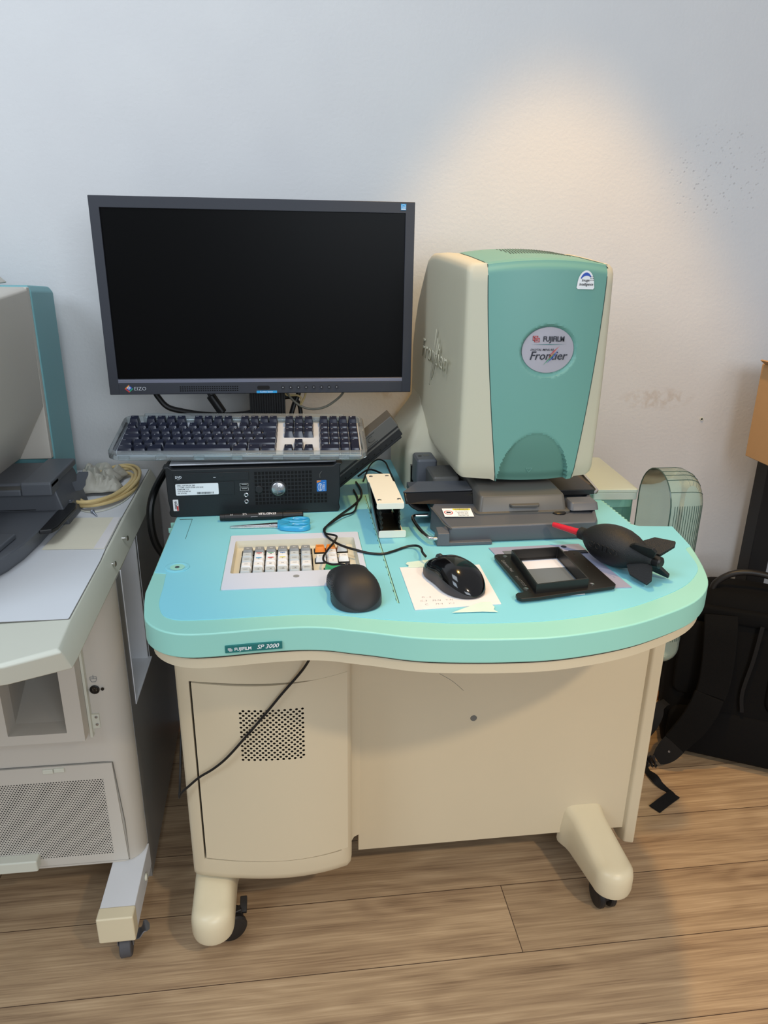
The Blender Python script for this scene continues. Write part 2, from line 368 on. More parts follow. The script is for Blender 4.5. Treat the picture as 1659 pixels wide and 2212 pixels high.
def spline(P, n):
    if len(P) < 3 or n < 2: return P
    out = []
    for i in range(len(P) - 1):
        a = P[i - 1] if i else P[0] * 2 - P[1]; b, c = P[i], P[i + 1]; d = P[i + 2] if i + 2 < len(P) else P[-1] * 2 - P[-2]
        for k in range(n):
            t = k / n
            out.append(0.5 * ((2 * b) + (c - a) * t + (2 * a - 5 * b + 4 * c - d) * t * t + (3 * b - a - 3 * c + d) * t ** 3))
    out.append(P[-1]); return out
def sp2(pts, n=5): return [(p.x, p.y) for p in spline([Vector((a, b, 0)) for a, b in pts], n)]
_T = {}
def text_mesh(txt, shear, bold, align):
    k = (txt, shear, bold, align)
    if k not in _T:
        cu = bpy.data.curves.new('lettering', 'FONT'); cu.body = txt; cu.shear = shear; cu.offset = bold; cu.align_x = align; cu.align_y = 'CENTER'
        cu.resolution_u = 2; cu.size = 1
        o = bpy.data.objects.new('lettering', cu); C.objects.link(o)
        dg = bpy.context.evaluated_depsgraph_get(); me = o.evaluated_get(dg).to_mesh()
        _T[k] = ([tuple(v.co) for v in me.vertices], [tuple(p.vertices) for p in me.polygons])
        o.evaluated_get(dg).to_mesh_clear(); bpy.data.objects.remove(o); bpy.data.curves.remove(cu)
    return _T[k]
def cut(o, cutter):
    """subtract the cutter mesh from o, keep the result as plain mesh"""
    md = o.modifiers.new('cut', 'BOOLEAN'); md.operation = 'DIFFERENCE'; md.object = cutter; md.solver = 'EXACT'
    # the cut must come before bevels
    o.modifiers.move(len(o.modifiers) - 1, 0)
    others = [(m_, m_.show_viewport) for m_ in o.modifiers if m_ != md]
    for m_, _ in others: m_.show_viewport = False
    dg = bpy.context.evaluated_depsgraph_get(); me = bpy.data.meshes.new_from_object(o.evaluated_get(dg))
    for m_, v in others: m_.show_viewport = v
    o.modifiers.remove(md); o.data = me
    me.set_sharp_from_angle(angle=R(35))
    bpy.data.objects.remove(cutter)
def tag(o, label=None, cat=None, group=None, kind=None):
    if label: o['label'] = label
    if cat: o['category'] = cat
    if group: o['group'] = group
    if kind: o['kind'] = kind
    return o
def thing(name, label, cat, loc=(0, 0, 0), rot=(0, 0, 0), group=None):
    o = bpy.data.objects.new(name, None); C.objects.link(o); o.location = loc; o.rotation_euler = rot; o.empty_display_size = 0.05
    return tag(o, label, cat, group)
def rrect(x0, x1, y0, y1, r, n=5):
    out = []
    for cx, cy, a0 in ((x1 - r, y0 + r, -90), (x1 - r, y1 - r, 0), (x0 + r, y1 - r, 90), (x0 + r, y0 + r, 180)):
        for k in range(n + 1):
            a = R(a0 + 90 * k / n); out.append((cx + r * cos(a), cy + r * sin(a)))
    return out
def perforated(mb, nx, ny, fmap, hole=0.36, seg=10, stagger=True, square=False, hole_y=None):
    """sheet of nx*ny tiles with a round hole each; fmap(u,v)->xyz in tile units"""
    for j in range(ny):
        off = 0.5 if (stagger and j % 2) else 0.0
        for i in range(nx):
            cx, cy = i + 0.5 + off, j + 0.5
            inn, out = [], []
            for k in range(seg):
                a = 2 * pi * (k + 0.5) / seg; c_, s_ = cos(a), sin(a)
                q = 0.5 / max(abs(c_), abs(s_))
                out.append((cx + c_ * q, cy + s_ * q))
                h = (hole / max(abs(c_), abs(s_))) if square else hole
                inn.append((cx + c_ * h, cy + s_ * (h if hole_y is None else hole_y)))
            vi = [mb.bm.verts.new(fmap(*p)) for p in inn]; vo = [mb.bm.verts.new(fmap(*p)) for p in out]
            for k in range(seg):
                mb.bm.faces.new([vo[k], vo[(k + 1) % seg], vi[(k + 1) % seg], vi[k]]).material_index = mb.mi
            # corners of the tile
            for sx_, sy_ in ((1, 1), (-1, 1), (-1, -1), (1, -1)):
                best = sorted(range(seg), key=lambda k: (out[k][0] - cx - 0.5 * sx_) ** 2 + (out[k][1] - cy - 0.5 * sy_) ** 2)[:2]
                co = (cx + 0.5 * sx_, cy + 0.5 * sy_)
                if abs(out[best[0]][0] - co[0]) < 1e-6 and abs(out[best[0]][1] - co[1]) < 1e-6: continue
                vc = mb.bm.verts.new(fmap(*co))
                try: mb.bm.faces.new([vo[best[0]], vc, vo[best[1]]]).material_index = mb.mi
                except ValueError: pass

# ================================================================== THE SETTING
b = MB(); b.box(-3.0, 3.0, 1.60, 1.72, -0.05, 2.9); tag(b.build('wall_back', 'wall'), kind='structure')
b = MB(); b.box(-3.0, 3.0, -2.5, 1.60, -0.05, 0.0); tag(b.build('floor', 'floor'), kind='structure')
b = MB(); b.box(-3.0, 3.0, 1.588, 1.60, 0.0, 0.075); tag(b.build('baseboard_back', 'wbase', bevel=0.003), kind='structure')
b = MB(); b.prism([(1.572, 0.0), (1.588, 0.0), (1.588, 0.02), (1.583, 0.02), (1.574, 0.012)], -3, 3, 'x')
tag(b.build('trim_1', 'wood_trim'), kind='structure')

# ================================================================== THE SCANNER DESK
TOP = 0.70
desk = thing('scanner_desk', 'mint green topped scanner desk with a beige cabinet below, on casters', 'desk', (0.22, 1.2, 0))
front = sp2([(-0.205, 0.92), (-0.199, 0.877), (-0.190, 0.838), (-0.168, 0.811), (-0.138, 0.798), (-0.10, 0.797), (-0.05, 0.801), (0.0, 0.802), (0.035, 0.797),
             (0.062, 0.788), (0.090, 0.779), (0.135, 0.763), (0.18, 0.754), (0.25, 0.747), (0.32, 0.747), (0.403, 0.762), (0.468, 0.786), (0.53, 0.819),
             (0.572, 0.860), (0.598, 0.910), (0.627, 1.003), (0.643, 1.094)], 4)
jag = []
for k in range(14):       # rack of fine saw teeth along the notch
    y = 1.108 + k * 0.0125
    jag += [(0.580, y), (0.5755, y + 0.0062)]
outline = front + [(0.585, 1.100)] + jag + [(0.577, 1.285), (0.66, 1.285), (0.66, 1.55), (-0.205, 1.55)]
b = MB(); b.prism(outline, 0.6665, TOP)
slab = b.build('worktop', 'mint', desk, bevel=0.0022, seg=3)
bpy.context.view_layer.update()
c = MB(); c.box(-0.1, 0.097, 0.962, 1.094, 0.686, 0.76); cut(slab, c.build('cutter', 'mint'))
# cyan centre of the top, one thin skin with its own edge
inl = [(-0.203, 0.982), (-0.186, 0.977)] + sp2([(-0.183, 0.93), (-0.181, 0.885), (-0.172, 0.852), (-0.158, 0.838), (-0.141, 0.833), (-0.101, 0.832), (-0.05, 0.834), (0.004, 0.834),
       (0.05, 0.828), (0.094, 0.814), (0.147, 0.801), (0.21, 0.790), (0.31, 0.786), (0.393, 0.799), (0.457, 0.82), (0.534, 0.861), (0.579, 0.903), (0.598, 0.936), (0.611, 0.991)], 4) \
      + [(0.617, 1.000), (0.626, 1.004), (0.6405, 1.091), (0.584, 1.098), (0.5735, 1.106), (0.5735, 1.287), (0.657, 1.287), (0.657, 1.547), (-0.203, 1.547)]
b = MB(); b.prism(inl, TOP - 0.001, TOP + 0.0008)
inlay = b.build('work_surface', 'cyan', desk, bevel=0.0003, seg=1)
tag(inlay, 'cyan blue work surface')
bpy.context.view_layer.update()
c = MB(); c.box(-0.1052, 0.1018, 0.9135, 1.1155, 0.69, 0.76); cut(inlay, c.build('cutter', 'cyan'))
# beige under-edge
low = [(x * 0.985 + 0.004, y + (0.004 if y < 0.9 else 0)) for x, y in front]
base2 = [(x * 0.965 + 0.008, y + (0.020 if y < 0.9 else 0.004)) for x, y in front]
tail = [(0.60, 1.10), (0.57, 1.10), (0.57, 1.30), (0.64, 1.30), (0.64, 1.54), (-0.195, 1.54)]
b = MB(); b.loft([[(x, y, 0.6655) for x, y in low + tail], [(x, y, 0.6500) for x, y in low + tail], [(x, y, 0.641) for x, y in base2 + tail]])
b.build('under_edge', 'beige', desk, angle=50)
b = MB(); b.prism([(x * 0.990 + 0.003, y + 0.002) for x, y in front] + tail, 0.6650, 0.6680); b.build('edge_seam', 'gapb', desk)
# upright back with lower green plate seen through the notch
b = MB(); b.box(0.572, 0.665, 1.290, 1.296, 0.55, 0.690); b.build('chute_plate', 'green', desk, bevel=0.001)
b = MB(); b.box(0.578, 0.662, 1.284, 1.292, 0.684, 0.693); b.build('plate_lip', 'mint', desk, bevel=0.001)
# fixtures drawn into the top
b = MB()
b.box(0.1303, 0.1318, 0.852, 1.30, TOP + 0.0006, TOP + 0.0016)
b.mi = 1; b.box(0.1318, 0.1330, 0.852, 1.30, TOP + 0.0004, TOP + 0.0012)
b.mi = 1
for k in range(16): b.box(0.1295, 0.1302, 0.860 + k * 0.0262, 0.866 + k * 0.0262, TOP + 0.0006, TOP + 0.0012)
b.build('cable_channel', ['ledge', 'gap'], desk)
b = MB(); b.box(-0.1762, -0.1756, 1.108, 1.2, TOP + 0.0005, TOP + 0.001); b.box(-0.197, -0.1756, 1.198, 1.2, TOP + 0.0005, TOP + 0.001); b.build('lid_seam', 'gap', desk)
b = MB()
b.lathe([(0.0172, 0.0), (0.0172, 0.0016), (0.0160, 0.0020), (0.0125, 0.0020), (0.0105, 0.0010), (0.0, 0.0009)], (-0.173, 0.997, TOP), seg=36)
b.mi = 1; b.lathe([(0.0105, 0.0012), (0.0105, 0.0014), (0.0085, 0.0015), (0.0, 0.0015)], (-0.173, 0.997, TOP), seg=30)
b.mi = 2; b.lathe([(0.0032, 0.0015), (0.0032, 0.0024), (0.0, 0.0026)], (-0.173, 0.995, TOP), seg=16)
b.build('screw_well', ['cyan', 'ledge', 'steel'], desk)
b = MB(); b.lathe([(0.0165, 0.0), (0.0165, 0.0014), (0.0150, 0.0018), (0.0115, 0.0018), (0.010, 0.0010), (0, 0.0009)], (0.502, 1.075, TOP), seg=36); b.build('screw_well', 'ledge', desk)
for y in (1.165, 1.19):
    b = MB(); b.box(-0.211, -0.204, y, y + 0.003, 0.690, 0.698); b.build('edge_tab', 'mint', desk)

# nameplate on the front edge
def edge_frame(x0, x1):
    pts = [p for p in front if x0 - 0.02 < p[0] < x1 + 0.02 and p[1] < 0.85]
    f = lambda x: min(pts, key=lambda p: abs(p[0] - x))[1]
    a, c_ = Vector((x0, f(x0), 0)), Vector((x1, f(x1), 0)); return a, (c_ - a).normalized()
def logo_mark(mb, o, xd, yd, s):
    """two interlocked open cards"""
    o, xd, yd = Vector(o), Vector(xd), Vector(yd)
    def bar(x0, x1, y0, y1): mb.face([o + xd * a * s + yd * c_ * s for a, c_ in ((x0, y0), (x1, y0), (x1, y1), (x0, y1))])
    bar(-1, 0.55, 0.62, 0.85); bar(-1, -0.75, -0.1, 0.85); bar(-1, -0.35, -0.25, -0.02)
    bar(-0.45, 1, -0.85, -0.62); bar(0.75, 1, -0.85, 0.2); bar(0.75, 1, 0.0, 0.3); bar(-0.45, -0.2, -0.85, -0.2)
    bar(-0.5, -0.3, 0.0, 0.45); bar(-0.5, 0.2, 0.25, 0.45); bar(-0.05, 0.15, -0.4, 0.45); bar(0.35, 0.55, -0.4, 0.45); bar(-0.05, 0.55, -0.45, -0.25)
a, t = edge_frame(-0.0905, -0.0215)
nrm = Vector((t.y, -t.x, 0))
b = MB(); p = a + nrm * 0.0022 + Vector((0, 0, 0.6722)); q = t * 0.0695
Q = [p - nrm * .006, p + q - nrm * .006, p + q, p]
b.hexa(Q + [x + Vector((0, 0, 0.0098)) for x in Q])
npl = b.build('nameplate', 'plate', desk, bevel=0.0003)
b = MB(); o_ = p + nrm * 0.0003
logo_mark(b, o_ + t * 0.006 + Vector((0, 0, 0.0046)), t, (0, 0, 1), 0.0026)
b.text('FUJIFILM', 0.0060, o_ + t * 0.0215 + Vector((0, 0, 0.0045)), t, (0, 0, 1), bold=0.018, sx=0.95)
b.text('SP 3000', 0.0082, o_ + t * 0.0515 + Vector((0, 0, 0.0050)), t, (0, 0, 1), shear=0.3, bold=0.014, sx=1.0)
b.build('lettering', 'white', npl, smooth=False)

# built-in control panel with its keys
cp = MB()
PX0, PX1, PY0, PY1 = -0.1042, 0.1008, 0.9145, 1.1145
ox0, ox1, oy0, oy1 = -0.0955, 0.0925, 0.9665, 1.0905
z0, z1 = TOP - 0.003, TOP + 0.0014
cp.loft([[(x, y, z0) for x, y in rrect(PX0, PX1, PY0, PY1, 0.003)], [(x, y, z1) for x, y in rrect(PX0, PX1, PY0, PY1, 0.003)],
         [(x, y, z1) for x, y in rrect(ox0, ox1, oy0, oy1, 0.004)]], cap=False)
cp.mi = 1
cp.loft([[(x, y, z1) for x, y in rrect(ox0, ox1, oy0, oy1, 0.004)], [(x, y, 0.6895) for x, y in rrect(ox0 + .002, ox1 - .002, oy0 + .002, oy1 - .002, 0.003)]], cap=False)
cp.face([(x, y, 0.6895) for x, y in rrect(ox0 + .002, ox1 - .002, oy0 + .002, oy1 - .002, 0.003)])
cp.mi = 2; cp.lathe([(0.0045, 0), (0.0045, 0.0004), (0, 0.0005)], (-0.0015, 0.949, z1), seg=24)
cp.mi = 3
for (x0, x1, y0, y1) in ((-0.0845, 0.0245, 1.0545, 1.0725), (-0.0845, 0.0245, 0.9745, 1.0495), (0.0275, 0.0805, 1.0545, 1.0725), (0.0275, 0.0805, 1.0155, 1.0335), (0.0452, 0.0632, 0.996, 1.0525), (0.0395, 0.0715, 0.9785, 0.9955)):
    cp.box(x0, x1, y0, y1, 0.6890, 0.6915)
panel = cp.build('control_panel', ['panelgrey', 'panelcream', 'keygrey', 'pchole'], desk, bevel=0.0004, seg=1)
def keycap(x0, x1, y0, y1, zb, h, taper=0.0022):
    b = MB(); xm = taper
    b.loft([[(x, y, zb) for x, y in rrect(x0, x1, y0, y1, 0.0008, 2)],
            [(x, y, zb + h * 0.75) for x, y in rrect(x0 + xm * .7, x1 - xm * .7, y0 + xm * .9, y1 - xm * .5, 0.001, 2)],
            [(x, y, zb + h) for x, y in rrect(x0 + xm, x1 - xm, y0 + xm * 1.3, y1 - xm * .8, 0.001, 2)]])
    return b
GK = []
for r_ in range(5):
    for c_ in range(6):
        x0 = -0.0835 + c_ * 0.0179; y1 = 1.0715 if r_ == 0 else 1.0485 - (r_ - 1) * 0.0184
        GK.append((x0, x0 + 0.0169, y1 - 0.0170, y1, 'keygrey' if r_ == 0 else ('keylight' if (c_ == 0 and r_ != 3) or r_ == 4 or (c_ in (4, 5) and r_ in (1, 2)) else 'keywhite'), r_, c_))
caps = {0: ['F1', 'F2', 'F3', 'F4', 'F5', 'F6'], 1: ['ALL', 'C', 'M', 'Y', 'D', 'PJP'], 2: ['NEXT', 'C', 'M', 'Y', 'INFO', 'PREV'], 3: ['-KEY', 'F', 'M', 'N', '+KEY', 'CLR'], 4: ['FEED', '', '', '', '', 'MENU']}
for x0, x1, y0, y1, mm, r_, c_ in GK:
    b = keycap(x0, x1, y0, y1, 0.6905, 0.0085)
    b.mi = 1; cx, cy = (x0 + x1) / 2, (y0 + y1) / 2; zt = 0.69915
    if caps[r_][c_]: b.text(caps[r_][c_], 0.0045 if len(caps[r_][c_]) < 3 else 0.0030, (cx, cy + 0.0005, zt), (1, 0, 0), (0, 1, 0), bold=0.02)
    if r_ == 4 and 0 < c_ < 5:      # printed symbols
        for q in range(2): b.face([(cx - .004, cy + .002 - q * .0055, zt), (cx + .004, cy + .002 - q * .0055, zt), (cx + .004, cy + .0026 - q * .0055, zt), (cx - .004, cy + .0026 - q * .0055, zt)])
        b.face([(cx - .001, cy - .001, zt), (cx + .002, cy - .002, zt), (cx + .002, cy + .001, zt)])
    b.mi = 2
    col = {(1, 1): 'logored', (1, 2): 'logogreen', (1, 3): 'intelblue', (2, 1): 'skyblue', (2, 2): 'logored', (2, 3): 'yellow'}.get((r_, c_))
    if col: b.face([(cx - .0042, cy + .0025, zt), (cx + .0042, cy + .0025, zt), (cx + .0042, cy + .0052, zt), (cx - .0042, cy + .0052, zt)])
    k = b.build('key', [mm, 'white' if r_ == 0 else 'inkgrey', col or mm], panel, angle=25)
for x0, x1, y0, y1, mm, tx, lab in ((0.0285, 0.0452, 1.0555, 1.0715, 'keyorange', 'REPEAT', 'orange key'), (0.0458, 0.0625, 1.0555, 1.0715, 'keyorange', 'SKIP', 'orange key'), (0.0631, 0.0798, 1.0555, 1.0715, 'keylight', '', None),
        (0.0285, 0.0452, 1.0165, 1.0325, 'keywhite', '\u2190', None), (0.0635, 0.0798, 1.0165, 1.0325, 'keywhite', '\u2192', None), (0.0458, 0.0627, 1.0345, 1.0518, 'keywhite', '\u25B2', None),
        (0.0458, 0.0627, 1.0160, 1.0335, 'keywhite', 'FIELD', None), (0.0458, 0.0627, 0.9975, 1.0150, 'keywhite', '\u25BC', None), (0.0405, 0.0705, 0.9795, 0.9945, 'keygreen', 'START', 'green start key')):
    b = keycap(x0, x1, y0, y1, 0.6905, 0.0085); b.mi = 1
    cx, cy, zt = (x0 + x1) / 2, (y0 + y1) / 2, 0.69915
    if tx in ('\u25B2', '\u25BC'):
        s_ = 1 if tx == '\u25B2' else -1; b.face([(cx - .0015, cy - .001 * s_, zt), (cx + .0015, cy - .001 * s_, zt), (cx, cy + .0015 * s_, zt)])
    elif tx in ('\u2190', '\u2192'):
        s_ = -1 if tx == '\u2190' else 1; b.face([(cx - .003, cy - .0003, zt), (cx + .003, cy - .0003, zt), (cx + .003, cy + .0003, zt), (cx - .003, cy + .0003, zt)])
        b.face([(cx + .0035 * s_, cy, zt), (cx + .0015 * s_, cy + .0012, zt), (cx + .0015 * s_, cy - .0012, zt)])
    elif tx: b.text(tx, 0.0032, (cx, cy, zt), (1, 0, 0), (0, 1, 0), bold=0.02)
    tag(b.build('key', [mm, 'inkgrey' if mm == 'keywhite' else 'ink'], panel, angle=25), lab)

# cabinet body below: bowed front running into the flat modesty panel
def cabplan(inset=0.0, bow=0.024, x0=-0.190, x1=0.079):
    pts = []
    for k in range(15):
        u = k / 14; x = x0 + (x1 - 0.008 - x0) * u
        pts.append((x, 0.980 - 0.010 * u - bow * (1 - (2 * u - 1) ** 2) * (0.6 + 0.4 * u) + inset))
    return pts
body = [(-0.190, 0.992), (-0.1885, 0.984), (-0.184, 0.9790)] + cabplan()[1:] + [(0.0775, 0.978), (0.080, 0.990), (0.081, 1.020), (0.083, 1.036), (0.089, 1.046), (0.100, 1.052), (0.100, 1.46), (-0.190, 1.46)]
def ring(z, dy=0.0, sx=0.0):
    return [(x, y + (dy if y < 1.0 else 0), z) for x, y in body]
b = MB(); b.loft([ring(0.128, 0.012), ring(0.140, 0.002), ring(0.150), ring(0.56), ring(0.600), ring(0.650)])
cab = b.build('cabinet_body', 'beige', desk, angle=40)
tag(cab, 'beige bowed cabinet body')
# recess behind the door, visible as a dark reveal on the left and below
bpy.context.view_layer.update()
c = MB(); c.prism(cabplan(-0.02, x0=-0.168, x1=0.0690) + [(0.060, 1.000), (-0.168, 1.000)], 0.1770, 0.5225); cut(cab, c.build('cutter', 'beige'))
b = MB(); b.prism(cabplan(0.012, x0=-0.168, x1=0.068) + [(0.060, 1.01), (-0.168, 1.01)], 0.174, 0.526); b.build('door_reveal', 'gapb', desk)
def doorpt(u, v):   # u 0..1 across, v metres height -> point on the door skin
    x = -0.1645 + (0.072 + 0.1645) * u
    uu = (x + 0.190) / (0.071 + 0.190)
    return (x, 0.980 - 0.010 * uu - 0.024 * (1 - (2 * uu - 1) ** 2) * (0.6 + 0.4 * uu) - 0.0006, v)
def topz(u): return 0.5205 + 0.006 * u * u - 0.003 * sin(pi * u)
hx0, hx1, hz0, hz1 = 0.283, 0.722, 0.382, 0.4765
b = MB()
zb = lambda u: 0.1805 - 0.002 * sin(pi * u)
NX, NY = 11, 22
us = [hx0 * i / 6 for i in range(6)] + [hx0 + (hx1 - hx0) * i / 12 for i in range(12)] + [hx1 + (1 - hx1) * i / 6 for i in range(7)]
zr = [zb, lambda u: hz0, lambda u: hz1, topz]
for r0 in range(3):
    for u0, u1 in zip(us, us[1:]):
        if r0 == 1 and hx0 - 1e-6 < u0 and u1 < hx1 + 1e-6: continue
        b.face([doorpt(u0, zr[r0](u0)), doorpt(u1, zr[r0](u1)), doorpt(u1, zr[r0 + 1](u1)), doorpt(u0, zr[r0 + 1](u0))])
def hm(i, j):
    u = hx0 + (hx1 - hx0) * min(max(i / (NX + 0.5), 0), 1); z = hz0 + (hz1 - hz0) * j / NY; return doorpt(u, z)
bmesh.ops.remove_doubles(b.bm, verts=b.bm.verts, dist=0.00002)
perforated(b, NX, NY, hm, hole=0.25, seg=12, hole_y=0.455)
for j in range(NY):        # close the half tile at the ends of the rows
    s0, s1 = (0, 0.5) if j % 2 else (NX, NX + 0.5)
    b.face([hm(s0, j), hm(s1, j), hm(s1, j + 1), hm(s0, j + 1)])
# returned lip of the door
rim = [doorpt(u, zb(u)) for u in us]; b.grid([rim, [(x, y + 0.008, z) for x, y, z in rim]])
rim = [doorpt(u, topz(u)) for u in us]; b.grid([rim, [(x, y + 0.008, z) for x, y, z in rim]])
e0 = [doorpt(0, zb(0)), doorpt(0, topz(0))]; b.grid([e0, [(x, y + 0.008, z) for x, y, z in e0]])
door = b.build('cabinet_door', 'beige', desk, angle=50)
tag(door, 'door with a square of round vent holes')
# flat front panel and right side panel
b = MB()
b.prism([(0.098, 1.060), (0.620, 1.060), (0.620, 1.44), (0.598, 1.44), (0.598, 1.075), (0.098, 1.075)], 0.082, 0.648)
b.build('front_panel', 'beige', desk, bevel=0.001)
b = MB(); b.prism([(0.614, 1.066), (0.620, 1.052), (0.6375, 1.047), (0.640, 1.052), (0.640, 1.45), (0.616, 1.45)], 0.052, 0.648); b.build('side_panel', 'beige', desk, bevel=0.003)
b = MB(); b.cyl((0.3034, 1.0605, 0.3594), (0.3034, 1.0588, 0.3594), 0.0058, seg=24); tag(b.build('hole_cap', 'gapc', desk, bevel=0.0005), 'small round grey cap in the front panel')
b = MB(); b.tube([(0.238, 1.0598, 0.455), (0.262, 1.0598, 0.438), (0.282, 1.0598, 0.418)], 0.0003, 5); b.build('scratch', 'gapc', desk)
# feet
def foot(x, yb, yf, w, xb, zb, flare):
    b = MB(); rings = []
    for z, s in ((0.058, -0.002), (0.066, 0.0), (0.090, 0.0), (0.101, -0.002), (0.108, -0.007), (0.1115, -0.014), (0.1125, -0.022)):
        pts = []; h = w / 2 + s
        for k in range(17):
            a = pi + pi * k / 16; pts.append((x + h * cos(a), yf + w / 2 + h * sin(a) * 0.95, z))
        rise = sm_((z - 0.085) / 0.02)
        for t in (0.15, 0.3, 0.45, 0.6, 0.72, 0.82, 0.9, 0.96, 1.0):
            y = yf + w / 2 + (yb - yf - w / 2) * t; cx = x + (xb - x) * t; f_ = flare * sm_((t - 0.75) / 0.25) * (1 - 0.5 * rise); pts.append((cx + h + f_, y, z + rise * zb * t))
        for t in (1.0, 0.96, 0.9, 0.82, 0.72, 0.6, 0.45, 0.3, 0.15):
            y = yf + w / 2 + (yb - yf - w / 2) * t; cx = x + (xb - x) * t; f_ = flare * sm_((t - 0.75) / 0.25) * (1 - 0.5 * rise); pts.append((cx - h - f_, y, z + rise * zb * t))
        rings.append(pts)
    b.loft(rings); return b
def sm_(t): t = min(1, max(0, t)); return t * t * (3 - 2 * t)
b = foot(-0.1575, 1.05, 0.905, 0.070, -0.1575, 0.022, 0.004); b.build('foot', 'foot', desk, angle=60)
b = foot(0.549, 1.066, 0.915, 0.072, 0.531, 0.036, 0.008); b.build('foot', 'foot', desk, angle=60)
def caster(x, y, rz, parent):
    T = lambda a, c_, z: (x + a * cos(rz) - c_ * sin(rz), y + a * sin(rz) + c_ * cos(rz), z)
    hb = MB(); hb.cyl((x, y + 0.012, 0.040), (x, y + 0.012, 0.062), 0.009)
    rings = []
    for r_ in (0.0265, 0.0295):
        rings.append([T(-0.0055, 0.024 * cos(a) * r_ / 0.0295, 0.028 + r_ * sin(a)) for a in [pi * k / 12 for k in range(13)]])
    hb.hexa([T(-0.006, -0.018, 0.022), T(0.006, -0.018, 0.022), T(0.006, 0.020, 0.022), T(-0.006, 0.020, 0.022), T(-0.006, -0.012, 0.052), T(0.006, -0.012, 0.052), T(0.006, 0.020, 0.052), T(-0.006, 0.020, 0.052)])
    hs = hb.build('caster', 'wheel', parent, bevel=0.002)
    for s in (-1, 1):
        wb = MB(); wb.lathe([(0.004, 0.0052), (0.019, 0.0052), (0.0235, 0.0055), (0.0255, 0.008), (0.0255, 0.0135), (0.023, 0.0165), (0.018, 0.0175), (0.004, 0.0175)], T(0, 0, 0.0255), Vector((cos(rz), sin(rz), 0)) * s, seg=32)
        wb.mi = 1; wb.lathe([(0.018, 0.0176), (0.0165, 0.0181), (0.0, 0.0181)], T(0, 0, 0.0255), Vector((cos(rz), sin(rz), 0)) * s, seg=28)
        wb.build('wheel', ['wheel', 'wheel'], hs)
    return hs
caster(0.5445, 0.966, R(4), desk)
ch = caster(-0.134, 0.978, R(-68), desk)
b = MB(); b.hexa([(-0.118, 0.985, 0.036), (-0.106, 0.985, 0.036), (-0.106, 1.008, 0.046), (-0.118, 1.008, 0.046), (-0.118, 0.985, 0.041), (-0.106, 0.985, 0.041), (-0.106, 1.008, 0.053), (-0.118, 1.008, 0.053)])
b.build('brake_lever', 'wheel', ch, bevel=0.001)

# ================================================================== FILM SCANNER HEAD
sc = thing('film_scanner', 'tall film scanner head, mint front between cream sides, on the desk', 'scanner', (0.38, 1.35, TOP))
def lerp(T, y):
    for (a, p), (c_, q) in zip(T, T[1:]):
        if y <= c_: return p + (q - p) * max(0, (y - a) / (c_ - a))
    return T[-1][1]
ZT = [(1.10, 1.121), (1.15, 1.123), (1.25, 1.131), (1.35, 1.137), (1.40, 1.134), (1.43, 1.112), (1.47, 1.077), (1.52, 1.030), (1.55, 0.955)]
ZB = [(1.10, 0.779), (1.15, 0.782), (1.28, 0.786), (1.33, 0.795), (1.38, 0.812), (1.43, 0.828), (1.55, 0.832)]
def sm(t): t = min(1, max(0, t)); return t * t * (3 - 2 * t)
def seam_l(t): return 0.334 - 0.032 * (1 - (1 - t) ** 1.6) 
def seam_r(t): return 0.468 + 0.026 * (1 - (1 - t) ** 1.4)
def frontY(x, t):
    u = (x - 0.391) / 0.118
    return 1.118 + 0.020 * abs(u) ** 2.2 + 0.006 * (2 * t - 1) ** 2 + 0.005 * sm((t - 0.965) / 0.035) + 0.004 * sm((0.05 - t) / 0.05)
def frontpt(x, t, dy=0.0):
    y = frontY(x, t); u = max(-1, min(1, (x - 0.398) / 0.096))
    zt = 1.1215 + 0.0075 * (1 - u * u); zb_ = 0.7795 - 0.004 * (1 - u * u)
    return (x, y + dy, zb_ + (zt - zb_) * t)
# green cover: dense grid so the badge well and finger scoop are real dents
NU, NV = 72, 128
rows = []
for j in range(NV + 1):
    t = j / NV; row = []
    for i in range(NU + 1):
        x = seam_l(t) + (seam_r(t) - seam_l(t)) * i / NU
        p = frontpt(x, t); dy = 0.0
        rr = math.hypot((p[0] - 0.4035) / 0.0465, (p[2] - 0.9935) / 0.0405)
        if rr < 1.01: dy += 0.0065 * sm((1.01 - rr) / 0.10)
        if p[2] < 0.87:
            cz = 0.8625; a_ = (p[0] - (0.396 + (p[2] - 0.86) * -0.02)) / 0.061; hh = (p[2] - 0.768) / 0.0945
            g = a_ * a_ + max(0, hh) ** 2
            if g < 1: dy += 0.0010 * sm((1 - g) / 0.05) + 0.012 * sm((cz - p[2]) / 0.10)
        row.append((p[0], p[1] + dy, p[2]))
    rows.append(row)
g = MB(); V = g.grid(rows)
for f in g.bm.faces:        # the finger scoop faces take the darker green
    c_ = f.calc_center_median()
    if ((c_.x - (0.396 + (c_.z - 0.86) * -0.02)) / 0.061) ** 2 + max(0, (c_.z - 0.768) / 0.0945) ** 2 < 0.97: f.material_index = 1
# top of the cover, running back between two straight seams
ys = [1.16, 1.20, 1.26, 1.32, 1.38, 1.41, 1.44, 1.48, 1.52, 1.55]
trow = [rows[-1]]
last = rows[-1]
r1 = []
for i in range(NU + 1):
    x, y, z = last[i]; r1.append((x, y + 0.004, z + 0.0022))
trow.append(r1)
for y in ys:
    rr = []
    for i in range(NU + 1):
        u = 2 * i / NU - 1; x = 0.302 + 0.192 * i / NU
        rr.append((x, y, lerp(ZT, y) + 0.0095 * (1 - u * u) * (1 if y < 1.42 else 0.8)))
    trow.append(rr)
g.grid(trow)
bmesh.ops.remove_doubles(g.bm, verts=g.bm.verts, dist=0.00001)
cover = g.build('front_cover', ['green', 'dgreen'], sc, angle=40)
tag(cover, 'mint green curved front cover')
